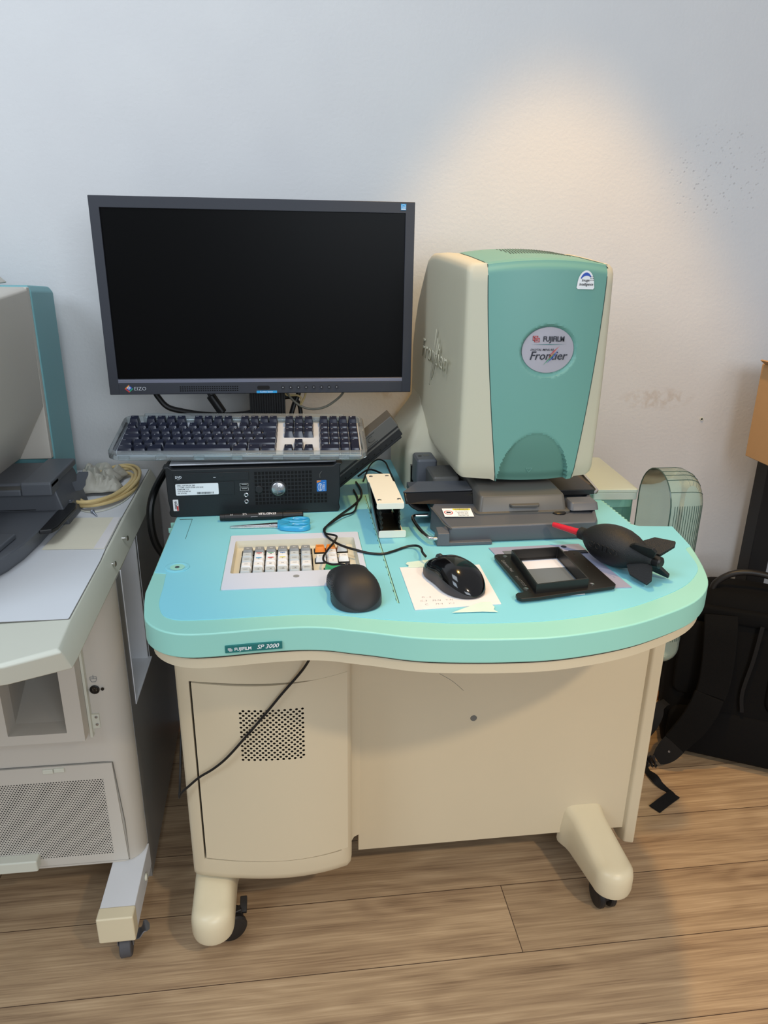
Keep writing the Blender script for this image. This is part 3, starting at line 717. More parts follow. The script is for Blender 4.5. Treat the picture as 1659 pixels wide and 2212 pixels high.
# underside closes the cover
g = MB(); g.grid([rows[0], [(x, 1.22, 0.783) for x, y, z in rows[0]], [(x, 1.42, 0.80) for x, y, z in rows[0]]]); g.build('underside', 'black', sc)
# cream side shells
def side(sgn):
    g = MB(); rings = []
    TS = [0, 0.012, 0.04] + [k / 24 for k in range(2, 23)] + [0.96, 0.985, 1.0]
    for t in TS:
        pts = []
        sx_ = seam_l(t) if sgn < 0 else seam_r(t)
        xo = lambda y: (0.2715 - 0.013 * sm((y - 1.14) / 0.25)) if sgn < 0 else (0.508 + 0.010 * sm((y - 1.14) / 0.25))
        ins = 0.007 * (1 - math.sqrt(max(0, 1 - max(0, (t - 0.96) / 0.04) ** 2))) + 0.006 * (1 - math.sqrt(max(0, 1 - max(0, (0.03 - t) / 0.03) ** 2)))
        ridge = xo(1.14) - sgn * ins
        for k in range(6):        # from the seam out to the ridge
            x = sx_ + (ridge - sgn * 0.010 - sx_) * k / 5; p = frontpt(min(max(x, 0.2), 0.6), t)
            u = (x - 0.391) / 0.118
            pts.append((x, frontY(x, t), p[2] if k == 0 else None))
        yr = pts[-1][1]
        for a_ in (30, 60, 90):
            pts.append((ridge - sgn * 0.010 + sgn * 0.010 * sin(R(a_)), yr + 0.012 * (1 - cos(R(a_))), None))
        for y in (1.18, 1.22, 1.26, 1.30, 1.34, 1.38, 1.41, 1.44, 1.47, 1.50, 1.53, 1.55):
            pts.append((xo(y) - sgn * ins, y, None))
        pts.append((0.395, 1.552, None))
        out = []
        for x, y, z in pts:
            if z is None: z = lerp(ZB, y) + (lerp(ZT, y) - lerp(ZB, y)) * t
            out.append((x, y, z))
        rings.append(out)
    g.grid(rings)
    # top cap out to the seam
    top = rings[-1]; cap = []
    for x, y, z in top:
        xs = 0.302 if sgn < 0 else 0.494
        cap.append([(x, y, z), ((x + xs) / 2, y, z + 0.001), (xs, y, z)] if y < 1.551 else [(x, y, z)] * 3)
    g.grid([[c_[k] for c_ in cap] for k in range(3)])
    bot = rings[0]; g.grid([bot, [(0.335 if sgn < 0 else 0.467, y, z + 0.003) for x, y, z in bot]])
    bmesh.ops.remove_doubles(g.bm, verts=g.bm.verts, dist=0.00001)
    # dark parting line
    g.mi = 1
    g.tube([(seam_l(t) if sgn < 0 else seam_r(t), frontpt(seam_l(t) if sgn < 0 else seam_r(t), t)[1] + 0.0002, frontpt(seam_l(t) if sgn < 0 else seam_r(t), t)[2]) for t in [k / 20 for k in range(21)]]
           + [(0.302 if sgn < 0 else 0.494, y, lerp(ZT, y) + 0.0002) for y in ys[:7]], 0.0008, 6, 1)
    o = g.build('side_shell', ['cream', 'gap'], sc, angle=45)
    return o
ls = side(-1); side(1)
# embossed name on the left flank, reading from back to front
g = MB(); xf = 0.2578
e = Vector((0, -1, 0)); up = Vector((0, 0, 1))
g.text('Frontier', 0.052, (xf, 1.325, 0.961), (0.01, -1, 0.0), up, shear=0.22, sx=1.28)
for k, (yy, h) in enumerate(((1.318, 0.048), (1.303, 0.034), (1.290, 0.026))):
    g.face([(xf, yy + 0.030, 0.940 - h * .8), (xf, yy + 0.0275, 0.944 - h * .8), (xf, yy - 0.020, 0.962 + h), (xf, yy - 0.022, 0.958 + h)])
o = g.build('embossed_name', 'cream', ls); q = o.modifiers.new('raise', 'SOLIDIFY'); q.thickness = 0.0008; q.offset = 0
# badge in its well
g = MB(); rows2 = []
bc = (0.4035, 0.9945); nrm = Vector((0.0, -1, 0.0))
by = frontY(0.4035, 0.62) + 0.0054
g.loft([[(bc[0] + 0.0430 * cos(a) * s_, by + dy + 0.012 * ((bc[0] + 0.0430 * cos(a) * s_ - 0.391) / 0.118) ** 2, bc[1] + 0.0358 * sin(a) * s_) for a in [2 * pi * k / 48 for k in range(48)]] for s_, dy in ((1.0, 0.002), (1.0, -0.0006), (0.985, -0.0012), (0.5, -0.0012), (0.01, -0.0012))])
badge = g.build('badge', 'badge', sc, angle=30); tag(badge, 'silver oval badge')
g = MB(); yb = by - 0.0022
U = lambda x, z: Vector((bc[0] + x, yb, bc[1] + z))
g.mi = 1
def card(x0, x1, z0_, z1_): g.face([U(x0, z1_), U(x1, z1_), U(x1, z0_), U(x0, z0_)])
for q in ((-.0268, -.0258, .0150, .0222), (-.0268, -.0185, .0212, .0222), (-.0268, -.0225, .0150, .0160), (-.0195, -.0185, .0190, .0222), (-.0240, -.0230, .0125, .0185), (-.0240, -.0158, .0125, .0135), (-.0168, -.0158, .0125, .0190), (-.0240, -.0215, .0175, .0185), (-.0190, -.0158, .0180, .0190), (-.0250, -.0240, .0185, .0205), (-.0250, -.0225, .0195, .0205), (-.0215, -.0206, .0150, .0198), (-.0215, -.0185, .0150, .0159), (-.0192, -.0183, .0150, .0180)): card(*q)
g.mi = 0
g.text('FUJIFILM', 0.0112, U(0.0075, 0.0170), bold=0.022, sx=0.86)
g.text('DIGITAL MINILAB', 0.0045, U(-0.0105, 0.0008), shear=0.35, sx=1.08, bold=0.008)
g.text('Frontier', 0.0185, U(0.0, -0.0090), shear=0.25, sx=0.98, bold=0.008)
g.mi = 5; g.face([U(-0.029, 0.0088), U(0, 0.0085), U(0.029, 0.0090), U(0, 0.0093)])
def stroke(x0, z0, x1, z1, w_, mi):
    g.mi = mi; g.face([Vector((0, -0.0003 - 0.0001 * mi, 0)) + p for p in (U(x0, z0), U((x0 + x1) / 2 + w_, (z0 + z1) / 2 - w_ * .4), U(x1, z1), U((x0 + x1) / 2 - w_, (z0 + z1) / 2 + w_ * .4))])
stroke(0.0005, -0.010, 0.0180, 0.0068, 0.0008, 1); stroke(-0.0075, -0.024, 0.0115, -0.004, 0.0007, 3)
stroke(0.0030, -0.014, 0.0175, 0.0010, 0.0007, 2); stroke(-0.0015, -0.0205, 0.015, -0.005, 0.0006, 2); stroke(-0.001, -0.015, 0.014, 0.000, 0.0005, 4)
g.build('lettering', ['ink', 'logored', 'logoblue', 'logogreen', 'logotan', 'plate'], badge, smooth=False)
# small domed sticker high on the right
t0 = 0.945
g = MB(); sx0 = 0.4555
def SP(x, z): 
    xx = sx0 + x; zz = 1.0935 + z; return (xx, frontY(xx, (zz - 0.7795) / 0.347) - 0.0012, zz)
dome = [SP(0.0145 * cos(a), 0.021 * sin(a) ** 1.0 if sin(a) > 0 else 0) for a in [pi * k / 16 for k in range(17)]] + [SP(-0.0155, -0.004), SP(-0.013, -0.0065), SP(0.0135, -0.0070), SP(0.0155, -0.004)]
dome = dome[:17] + dome[17:]
c0 = SP(0, 0.004)
for p, q_ in zip(dome, dome[1:] + dome[:1]): g.face([c0, p, q_])
g.mi = 1
prev = None
for k in range(11):
    a = R(150 - 110 * k / 10); w_ = 0.0028 * sin(pi * k / 10)
    i_, o_ = SP(0.0095 * cos(a), 0.0150 * sin(a) - w_ + .001), SP(0.0110 * cos(a), 0.0170 * sin(a) + .001)
    i_ = (i_[0], i_[1] - 0.0003, i_[2]); o_ = (o_[0], o_[1] - 0.0003, o_[2])
    if prev: g.face([prev[0], i_, o_, prev[1]])
    prev = (i_, o_)
g.mi = 2
p = SP(-0.001, 0.0065); g.text('Image', 0.0058, (p[0], p[1] - 0.0004, p[2]), (1, 0.15, 0), shear=0.25, bold=0.01)
p = SP(0.0005, 0.0005); g.text('Intelligence', 0.0058, (p[0], p[1] - 0.0004, p[2]), (1, 0.15, 0), shear=0.25, bold=0.015, sx=0.92)
for k in range(9):
    p = SP(0.008 + 0.0022 * (k % 3), 0.006 + 0.0026 * (k // 3)); g.face([(p[0] - .0005, p[1] - .0004, p[2]), (p[0] + .0005, p[1] - .0004, p[2]), (p[0] + .0005, p[1] - .0004, p[2] + .001), (p[0] - .0005, p[1] - .0004, p[2] + .001)])
g.build('sticker', ['white', 'logoblue', 'ink'], sc, smooth=False)
# vent dots on top and arrow mark on the scoop
g = MB()
for j in range(7):
    for i in range(22):
        x = 0.362 + i * 0.0048 + (j % 2) * 0.0024; y = 1.225 + j * 0.014; u = (x - 0.398) / 0.096
        z = lerp(ZT, y) + 0.0095 * (1 - u * u) + 0.0004
        g.face([(x + 0.0014 * cos(a), y + 0.0045 * sin(a), z + 0.0007 * sin(a) ) for a in [2 * pi * k / 8 for k in range(8)]])
g.build('vent_slots', 'gap', sc)
g = MB(); y_ = frontY(0.391, 0.07) + 0.0085; tri = [(0.386, 0.7985), (0.3965, 0.7985), (0.3905, 0.7915)]
for (x0, z0_), (x1, z1_) in zip(tri, tri[1:] + tri[:1]): g.cyl((x0, y_, z0_), (x1, y_, z1_), 0.0003, seg=5)
g.build('arrow_mark', 'green', sc)
# neck that carries the head
g = MB(); rings = []
for z, xl, yf in ((TOP + 0.0010, 0.214, 1.325), (0.755, 0.213, 1.330), (0.775, 0.2135, 1.335), (0.795, 0.220, 1.345), (0.815, 0.233, 1.360), (0.832, 0.246, 1.385), (0.848, 0.2565, 1.42), (0.87, 0.2595, 1.45)):
    xr = 0.395 + (0.395 - xl); yb_ = 1.548; r_ = 0.016; pts = []
    for cx, cy, a0, rr_ in ((xl + r_, yf + r_, 180, r_), (xr - r_, yf + r_, 270, r_), (xr - 0.006, yb_ - 0.006, 0, 0.006), (xl + 0.006, yb_ - 0.006, 90, 0.006)):
        for k in range(6):
            a = R(a0 + 18 * k); pts.append((cx + rr_ * cos(a), cy + rr_ * sin(a), z))
    rings.append(pts)
g.loft(rings); neck = g.build('neck', 'cream', sc, angle=60)
g = MB(); g.box(0.2225, 0.2325, 1.3215, 1.335, 0.7012, 0.752); g.build('neck_slot', 'blackgloss', neck, bevel=0.0006)

# ================================================================== FILM CARRIER UNDER THE HEAD
ca = thing('film_carrier', 'charcoal film carrier with chrome handles sitting under the scanner head', 'film carrier', (0.36, 1.12, TOP))
Z = TOP + 0.0009
plan = [(0.239, 1.047), (0.4835, 1.049), (0.4905, 1.056), (0.506, 1.115), (0.545, 1.26), (0.545, 1.318), (0.255, 1.318), (0.232, 1.14), (0.2225, 1.115)]
topp = [(0.243, 1.049), (0.4835, 1.050), (0.489, 1.058), (0.503, 1.112), (0.543, 1.26), (0.543, 1.318), (0.258, 1.318), (0.234, 1.140), (0.2235, 1.113)]
zt = [0.7285, 0.7305, 0.7315, 0.741, 0.742, 0.742, 0.742, 0.741, 0.7395]
b = MB(); n_ = len(plan)
low_ = [(x, y + (0.003 if y < 1.06 else 0), Z) for x, y in plan]
mid_ = [(x, y, Z + 0.0065) for x, y in plan]
b.loft([low_, mid_, [(topp[i][0], topp[i][1], zt[i]) for i in range(n_)]])
b.build('base', 'charcoal', ca, bevel=0.0028, seg=3)
b = MB(); b.hexa([(0.2195, 1.040, Z + 0.0005), (0.240, 1.038, Z + 0.0005), (0.240, 1.066, Z + 0.0005), (0.2195, 1.066, Z + 0.0005), (0.2215, 1.042, 0.7215), (0.240, 1.041, 0.7215), (0.240, 1.064, 0.7255), (0.2215, 1.062, 0.7255)])
b.build('corner_block', 'charcoal', ca, bevel=0.0012)
b = MB(); b.box(0.238, 0.309, 1.0385, 1.052, Z + 0.0006, 0.7070); b.build('front_lip', 'charcoal', ca, bevel=0.001)
b = MB(); b.tube([(0.2435, 1.046, 0.7275), (0.235, 1.060, 0.7305), (0.229, 1.085, 0.736), (0.2225, 1.112, 0.7405)], 0.0012, 6); b.build('edge_bead', 'charlid', ca)
b = MB(); b.tube([(0.222, 1.045, 0.7120), (0.212, 1.0465, 0.7120), (0.2065, 1.053, 0.7125), (0.199, 1.085, 0.714), (0.1955, 1.125, 0.7155), (0.1985, 1.139, 0.716), (0.207, 1.1415, 0.716), (0.224, 1.141, 0.716)], 0.0032, 12, 6)
tag(b.build('handle', 'chrome', ca), 'chrome handle on the left end')
b = MB(); b.tube([(0.520, 1.30, 0.752), (0.534, 1.298, 0.752), (0.540, 1.290, 0.750), (0.548, 1.215, 0.733), (0.546, 1.200, 0.731), (0.537, 1.194, 0.730), (0.520, 1.194, 0.730)], 0.0034, 12, 6)
tag(b.build('handle', 'chrome', ca), 'chrome handle on the right end')
# raised tray wing on the left
b = MB()
b.loft([[(0.181, 1.146, 0.7555), (0.300, 1.148, 0.7555), (0.300, 1.190, 0.7575), (0.213, 1.192, 0.7575)], [(0.1795, 1.144, 0.7585), (0.300, 1.146, 0.7585), (0.300, 1.192, 0.7605), (0.2125, 1.194, 0.7605)]])
b.build('tray', 'charcoal', ca, bevel=0.0008)
b = MB(); b.loft([[(0.1815, 1.146, 0.7555), (0.183, 1.135, 0.7450), (0.194, 1.133, 0.7335), (0.205, 1.133, 0.7270), (0.225, 1.135, 0.7250)],
                  [(0.213, 1.185, 0.7555), (0.213, 1.185, 0.7450), (0.215, 1.185, 0.7335), (0.217, 1.185, 0.7270), (0.225, 1.185, 0.7250)]], closed=False, cap=False)
o = b.build('tray_bowl', 'black', ca); q = o.modifiers.new('thickness', 'SOLIDIFY'); q.thickness = 0.003
b = MB(); b.loft([[(0.1815, 1.145, 0.7555), (0.320, 1.145, 0.7555), (0.320, 1.126, 0.7400), (0.183, 1.130, 0.7415)], [(0.1815, 1.148, 0.7555), (0.320, 1.148, 0.7555), (0.320, 1.130, 0.7400), (0.183, 1.134, 0.7415)]])
b.build('tray_slope', 'blackgloss', ca)
# motor housings
b = MB(); b.loft([[(x, y, z) for x, y in rrect(0.2235, 0.262, 1.262, 1.318, 0.006)] for z in (0.728, 0.776)] + [[(x, y, 0.7795) for x, y in rrect(0.2265, 0.259, 1.265, 1.315, 0.004)]])
b.mi = 1; b.lathe([(0.0035, 0), (0.0035, 0.0003), (0, 0.0003)], (0.2335, 1.290, 0.7796), seg=16)
b.mi = 2; b.box(0.2405, 0.2515, 1.288, 1.300, 0.7795, 0.7799)
b.build('motor_housing', ['charcoal', 'black', 'charlid'], ca)
b = MB(); b.loft([[(x, y, z) for x, y in rrect(0.2405, 0.288, 1.192, 1.268, 0.006)] for z in (0.728, 0.7645)] + [[(x, y, 0.7675) for x, y in rrect(0.2435, 0.286, 1.195, 1.266, 0.004)]]); b.build('motor_housing', 'charlid', ca)
b = MB(); b.box(0.205, 0.243, 1.205, 1.262, 0.728, 0.7385); b.build('step', 'charcoal', ca, bevel=0.001)
b = MB(); b.cyl((0.2335, 1.226, 0.7385), (0.2335, 1.226, 0.7465), 0.0042, seg=16); b.build('spindle', 'steel', ca, bevel=0.0006)
b = MB(); b.box(0.285, 0.52, 1.15, 1.316, 0.742, 0.752); b.build('upper_deck', 'black', ca, bevel=0.001)
# hinged lid with latch
b = MB()
lid = [[(x, y, z) for x, y in rrect(x0, x1, y0, y1, r)] for z, x0, x1, y0, y1, r in
       ((0.7335, 0.2915, 0.4535, 1.083, 1.25, 0.008), (0.7375, 0.2915, 0.4535, 1.083, 1.25, 0.008), (0.7385, 0.2975, 0.4480, 1.0885, 1.25, 0.007), (0.7600, 0.3010, 0.4445, 1.0955, 1.25, 0.006), (0.7625, 0.3025, 0.4430, 1.0980, 1.25, 0.005), (0.7690, 0.308, 0.4380, 1.150, 1.25, 0.005))]
b.loft(lid); b.build('lid', 'charlid', ca, angle=40, bevel=0.0008)
b = MB(); b.prism([(0.349, 1.0925), (0.351, 1.084), (0.353, 1.0825), (0.396, 1.0825), (0.398, 1.084), (0.400, 1.0925)], 0.7460, 0.7505); b.build('latch', 'charlid', ca, bevel=0.0012)
b = MB(); b.loft([[(x, y, 0.738) for x, y in rrect(0.452, 0.502, 1.083, 1.118, 0.006)], [(x, y, 0.748) for x, y in rrect(0.4535, 0.501, 1.088, 1.118, 0.006)], [(x, y, 0.750) for x, y in rrect(0.4555, 0.4985, 1.091, 1.117, 0.004)]]); b.build('end_block', 'charcoal', ca)
b = MB(); b.lathe([(0.013, 0), (0.013, 0.003), (0.010, 0.005), (0, 0.005)], (0.433, 1.089, 0.7325), seg=24); b.build('knob', 'black', ca)
b = MB(); b.box(0.470, 0.530, 1.19, 1.30, 0.742, 0.7485); b.box(0.505, 0.535, 1.262, 1.282, 0.7487, 0.7555); b.build('rear_plate', 'filmbrown', ca, bevel=0.001)
b = MB(); b.box(0.4855, 0.4915, 1.066, 1.072, 0.708, 0.715); b.build('screw_head', 'steel', ca, bevel=0.001)
# warning label, tilted with the top
b = MB()
def LP(u, v, h=0.0): 
    x = 0.2395 + 0.0480 * u; y = 1.0790 + 0.027 * v - 0.002 * u
    return (x, y, 0.7297 + (y - 1.049) * 0.172 + 0.0009 + h)
b.face([LP(0, 0), LP(1, 0), LP(1, 1), LP(0, 1)])
b.mi = 1; b.face([LP(.36, .78, .0002), LP(.97, .78, .0002), LP(.97, .97, .0002), LP(.36, .97, .0002)])
b.mi = 2
for k in range(20):
    a, c_ = 2 * pi * k / 20, 2 * pi * (k + 1) / 20
    b.face([LP(.18 + .12 * cos(a), .5 + .2 * sin(a), .0002), LP(.18 + .15 * cos(a), .5 + .25 * sin(a), .0002), LP(.18 + .15 * cos(c_), .5 + .25 * sin(c_), .0002), LP(.18 + .12 * cos(c_), .5 + .2 * sin(c_), .0002)])
b.mi = 3
b.face([LP(.10, .42, .0002), LP(.27, .42, .0002), LP(.25, .58, .0002), LP(.12, .62, .0002)])
b.text('WARNING', 0.0048, LP(.66, .875, .0004), (1, -0.04, 0), (0, 1, .165), bold=0.02)
for r_, tx in enumerate(('Do not insert fingers', 'when power is on.', 'May cause injury', 'Keep hands clear')):
    b.text(tx, 0.0030, LP(.66, .66 - .17 * r_, .0003), (1, -0.04, 0), (0, 1, .165), bold=0.015, sx=0.85)
b.build('warning_label', ['white', 'yellow', 'logored', 'ink'], ca, smooth=False)

# ================================================================== MONITOR
mo = thing('monitor', 'wide dark monitor standing on the small black computer, screen off', 'monitor', (-0.05, 1.42, 0.7925))
YF = 1.380
b = MB()
Xl, Xr, Zb, Zt = -0.3315, 0.2275, 0.8825, 1.2205
sl, sr, sb, st = -0.3145, 0.2105, 0.9115, 1.2015
outer = [(Xl, Zb), (Xr, Zb), (Xr, Zt), (Xl, Zt)]; inner = [(sl, sb), (sr, sb), (sr, st), (sl, st)]
b.loft([[(x, 1.430, z) for x, z in outer], [(x, YF, z) for x, z in outer], [(x, YF, z) for x, z in inner], [(x, YF + 0.004, z) for x, z in inner]], cap=False)
b.face([(x, 1.430, z) for x, z in outer])
b.build('bezel', 'bezel', mo, bevel=0.0012)
b = MB(); b.box(sl, sr, YF + 0.0035, YF + 0.006, sb, st); tag(b.build('screen', 'screen', mo), 'black switched-off screen')
b = MB(); b.box(sl, sr, YF - 0.0010, YF + 0.002, 0.9040, 0.9100); b.build('trim_strip', 'silver', mo, bevel=0.0004)
b = MB(); b.box(sl, sr, YF - 0.0012, YF + 0.002, 0.8835, 0.9030); b.build('lower_fascia', 'bezel', mo, bevel=0.0006)
b = MB(); b.box(-0.22, 0.12, 1.430, 1.462, 0.93, 1.17); b.build('rear_housing', 'bezel', mo, bevel=0.006)
b = MB(); b.box(-0.0825, -0.0135, 1.435, 1.470, 0.800, 1.02)
for k in range(14): b.box(-0.0800 + k * 0.0048, -0.0782 + k * 0.0048, 1.4335, 1.436, 0.802, 0.95)
st_ = b.build('stand', 'black', mo, bevel=0.001)
b = MB(); b.loft([[(x, y, z) for x, y in rrect(-0.145, 0.05, 1.395, 1.535, 0.02)] for z in (0.7932, 0.8010)]); b.build('stand_base', 'black', mo, bevel=0.002)
b = MB()
for r_ in range(3):
    for k in range(26): b.box(-0.2055 + k * 0.00415, -0.2030 + k * 0.00415, YF - 0.0016, YF - 0.0010, 0.8955 - r_ * 0.0037, 0.8976 - r_ * 0.0037)
b.build('speaker_grille', 'pchole', mo, smooth=False)
b = MB(); b.prism(rrect(-0.0640, -0.0410, 0.8905, 0.8975, 0.003), YF - 0.0018, YF - 0.001, 'y'); b.build('sensor_window', 'blackgloss', mo)
for k in range(8):
    x = -0.0162 + k * 0.01445
    b = MB(); b.cyl((x, YF - 0.0010, 0.8942), (x, YF - 0.0028, 0.8942), 0.0029, seg=20)
    b.mi = 1; b.cyl((x, YF - 0.0028, 0.8942), (x, YF - 0.0030, 0.8942), 0.0020, seg=16)
    b.mi = 2; b.box(x - 0.0006, x + 0.0006, YF - 0.0033, YF - 0.003, 0.8936, 0.8948)
    b.build('button', ['black', 'bezel', 'legend'], mo)
b = MB(); b.face([(-0.0655, YF - 0.0016, 0.8835), (-0.0275, YF - 0.0016, 0.8835), (-0.0275, YF - 0.0016, 0.8882), (-0.0655, YF - 0.0016, 0.8882)])
b.mi = 1; b.text('EcoView Sensor', 0.0040, (-0.047, YF - 0.0019, 0.8860), sx=0.9)
b.build('label_strip', ['skyblue', 'white'], mo, smooth=False)
b = MB(); b.face([(0.2018, YF - 0.0006, 1.2068), (0.2112, YF - 0.0006, 1.2068), (0.2112, YF - 0.0006, 1.2172), (0.2018, YF - 0.0006, 1.2172)])
b.mi = 1; b.text('energy', 0.0032, (0.2065, YF - 0.0009, 1.2120), shear=0.3)
for k in range(10):
    a0, a1 = pi * k / 10, pi * (k + 1) / 10
    b.face([(0.2065 + 0.0038 * cos(a0), YF - 0.0009, 1.2128 + 0.0032 * sin(a0)), (0.2065 + 0.0034 * cos(a0), YF - 0.0009, 1.2128 + 0.0028 * sin(a0)), (0.2065 + 0.0034 * cos(a1), YF - 0.0009, 1.2128 + 0.0028 * sin(a1)), (0.2065 + 0.0038 * cos(a1), YF - 0.0009, 1.2128 + 0.0032 * sin(a1))])
b.face([(0.2025, YF - 0.0009, 1.2078), (0.2105, YF - 0.0009, 1.2078), (0.2105, YF - 0.0009, 1.2092), (0.2025, YF - 0.0009, 1.2092)])
b.build('energy_sticker', ['skyblue', 'white'], mo, smooth=False)
b = MB(); lx, lz, s_ = -0.2965, 0.8938, 0.0072
D = lambda u, v: (lx + s_ * (u - v) * 0.72, YF - 0.0017, lz + s_ * (u + v) * 0.66)
def dia(a, c_, e_, f_, mi, dy=0.0): b.mi = mi; b.face([(p[0], p[1] - dy, p[2]) for p in (D(a, c_), D(e_, c_), D(e_, f_), D(a, f_))])
dia(-.75, -.75, -.45, .75, 0); dia(-.45, -.75, .75, -.45, 3); dia(-.4, -.4, .75, .75, 1); dia(-.5, .45, .75, .75, 4, .0001); dia(-.15, -.15, .5, .5, 2, .0002); dia(0, 0, .35, .35, 1, .0003)
b.mi = 5; b.text('EIZO', 0.0088, (-0.2765, YF - 0.0017, 0.8935), bold=-0.01, sx=1.15)
b.build('maker_mark', ['logored', 'logoblue', 'white', 'logogreen', 'logotan', 'legend'], mo, smooth=False)

# ================================================================== COMPUTER
pc = thing('desktop_computer', 'small black desktop computer lying flat at the back left of the desk', 'computer', (-0.2160, 1.2095, TOP + 0.001), (0, 0, R(1.2)))
W, H, D_ = 0.296, 0.0915, 0.30
b = MB(); b.prism(rrect(0.004, W - 0.004, 0.004, H - 0.002, 0.004, 3), 0.022, D_, 'y'); b.build('case', 'pc', pc, local=True)
b = MB(); b.box(0.006, W - 0.006, 0.012, D_, H - 0.003, H - 0.0002); tag(b.build('lid', 'pctop', pc, bevel=0.002, local=True), 'pale metal lid')
# front moulding with outward curved cheeks
b = MB()
prof = [(-0.005, H - 0.002), (0.000, H - 0.006), (0.0005, 0.030), (0.003, 0.014), (0.0005, 0.008), (0.003, 0.001), (0.008, 0.0), (W - 0.008, 0.0), (W - 0.003, 0.001), (W - 0.0005, 0.008), (W - 0.003, 0.014), (W - 0.0005, 0.030), (W, H - 0.006), (W + 0.005, H - 0.002), (W - 0.006, H - 0.001), (W - 0.012, H - 0.006), (0.012, H - 0.006), (0.006, H - 0.001)]
b.prism(prof, 0.0, 0.024, 'y'); bz = b.build('front_panel', 'pc', pc, bevel=0.002, local=True)
f = 0.0002
def fr(name, x0, x1, z0_, z1_, mm, dy=0.0016, par=pc, bev=0.0004, kind=None):
    b = MB(); b.box(x0, x1, -dy, 0.001, z0_, z1_); return b.build(name, mm, par, bevel=bev, local=True)
dv = fr('optical_drive', 0.0125, 0.1385, 0.0645, 0.0790, 'pc')
b = MB(); b.box(0.087, 0.0955, -0.0024, -0.001, 0.0712, 0.0745); b.build('eject_button', 'pc', dv, bevel=0.0003, local=True)
b = MB(); b.text('DVD', 0.0058, (0.0212, -0.0018, 0.0722), bold=0.03, sx=0.9); b.text('ROM', 0.0022, (0.0212, -0.0018, 0.0685)); b.mi = 1; b.box(0.079, 0.083, -0.0019, -0.0016, 0.0702, 0.0712)
b.build('lettering', ['legend', 'legend'], dv, local=True, smooth=False)
fr('drive_blank', 0.0135, 0.1130, 0.0390, 0.0620, 'pc', 0.0012)
b = MB(); b.prism(rrect(0.0150, 0.0865, 0.0402, 0.0605, 0.002), -0.0017, -0.0011, 'y')
b.mi = 1
for r_, (tx, n) in enumerate((('DELL OPTIPLEX 780', .0034), ('1x CORE 2 DUO E7500 2.93 GHZ', .0030), ('RAM/RAM: 1/1G', .0028), ('UUID: E16C04E 064', .0026), ('S/N: 3KW3J4J', .0026))):
    b.text(tx, n, (0.0180, -0.0020, 0.0575 - r_ * 0.0034), align='LEFT', bold=0.01)
random.seed(3); x = 0.050
while x < 0.077:
    w_ = random.choice((0.0003, 0.0006, 0.0009)); b.face([(x, -0.0020, 0.0418), (x + w_, -0.0020, 0.0418), (x + w_, -0.0020, 0.0455), (x, -0.0020, 0.0455)]); x += w_ + random.choice((0.0004, 0.0007))
b.build('asset_label', ['white', 'ink'], pc, local=True, smooth=False)
b = MB(); b.prism(rrect(0.0085, 0.0175, 0.0120, 0.0325, 0.001), -0.0007, 0.0008, 'y'); b.mi = 1
b.text('casya', 0.0068, (0.0125, -0.0010, 0.0225), (0, 0, 1), (-1, 0, 0), bold=0.02)
b.mi = 2; b.face([(0.0145, -0.001, 0.0125), (0.0172, -0.001, 0.0125), (0.0172, -0.001, 0.022), (0.0145, -0.001, 0.020)])
b.build('shop_sticker', ['paper', 'ink', 'logored'], pc, local=True, smooth=False)
for z_ in (0.0555, 0.0478):
    b = MB(); b.box(0.1225, 0.1370, -0.0010, 0.0008, z_ - 0.0028, z_ + 0.0028); b.mi = 1; b.box(0.1235, 0.1360, -0.0014, -0.0008, z_ - 0.0021, z_ + 0.0021); b.mi = 0; b.box(0.1255, 0.1345, -0.0018, -0.0012, z_ + 0.0002, z_ + 0.0018)
    b.build('usb_port', ['steel', 'pchole'], pc, local=True)
for z_ in (0.0370, 0.0250):
    b = MB(); b.lathe([(0.0040, 0), (0.0040, 0.0016), (0.0030, 0.0020), (0.0017, 0.0016)], (0.1325, 0, z_), (0, -1, 0)); b.mi = 1; b.lathe([(0.0017, 0.0014), (0.0017, 0.0017), (0, 0.0017)], (0.1325, 0, z_), (0, -1, 0))
    b.build('audio_jack', ['steel', 'pchole'], pc, local=True)
# grille: lattice of square slots over a dark backing
b = MB(); gx0, gx1, gz0, gz1 = 0.147, 0.247, 0.0175, 0.0785; nx, nz = 16, 9
perforated(b, nx, nz, lambda i, j: (gx0 + (gx1 - gx0) * i / nx, -0.0006, gz0 + (gz1 - gz0) * j / nz), hole=0.36, seg=4, stagger=False, square=True)
b.mi = 1; b.face([(gx0, -0.0002, gz0), (gx1, -0.0002, gz0), (gx1, -0.0002, gz1), (gx0, -0.0002, gz1)])
bmesh.ops.remove_doubles(b.bm, verts=b.bm.verts, dist=0.00001)
b.build('grille', ['pc', 'pchole'], pc, local=True, smooth=False)
b = MB(); perforated(b, 4, 3, lambda i, j: (0.248 + 0.025 * i / 4, -0.0006, 0.0175 + 0.0185 * j / 3), hole=0.36, seg=4, stagger=False, square=True)
b.mi = 1; b.face([(0.248, -0.0002, 0.0175), (0.273, -0.0002, 0.0175), (0.273, -0.0002, 0.036), (0.248, -0.0002, 0.036)]); b.build('grille', ['pc', 'pchole'], pc, local=True, smooth=False)
b = MB(); b.lathe([(0.0145, 0), (0.0145, 0.0012), (0.0135, 0.0018), (0.0120, 0.0018)], (0.188, -0.0006, 0.0465), (0, -1, 0), 36)
b.mi = 1; b.lathe([(0.0118, 0.001), (0.0118, 0.0024), (0.0105, 0.0034), (0, 0.0040)], (0.188, -0.0006, 0.0465), (0, -1, 0), 36)
b.mi = 2; b.text('DELL', 0.0080, (0.1885, -0.0048, 0.0465), (0, 0, -1), (1, 0, 0), bold=0.02)
b.build('maker_disc', ['pc', 'steel', 'inkgrey'], pc, local=True)
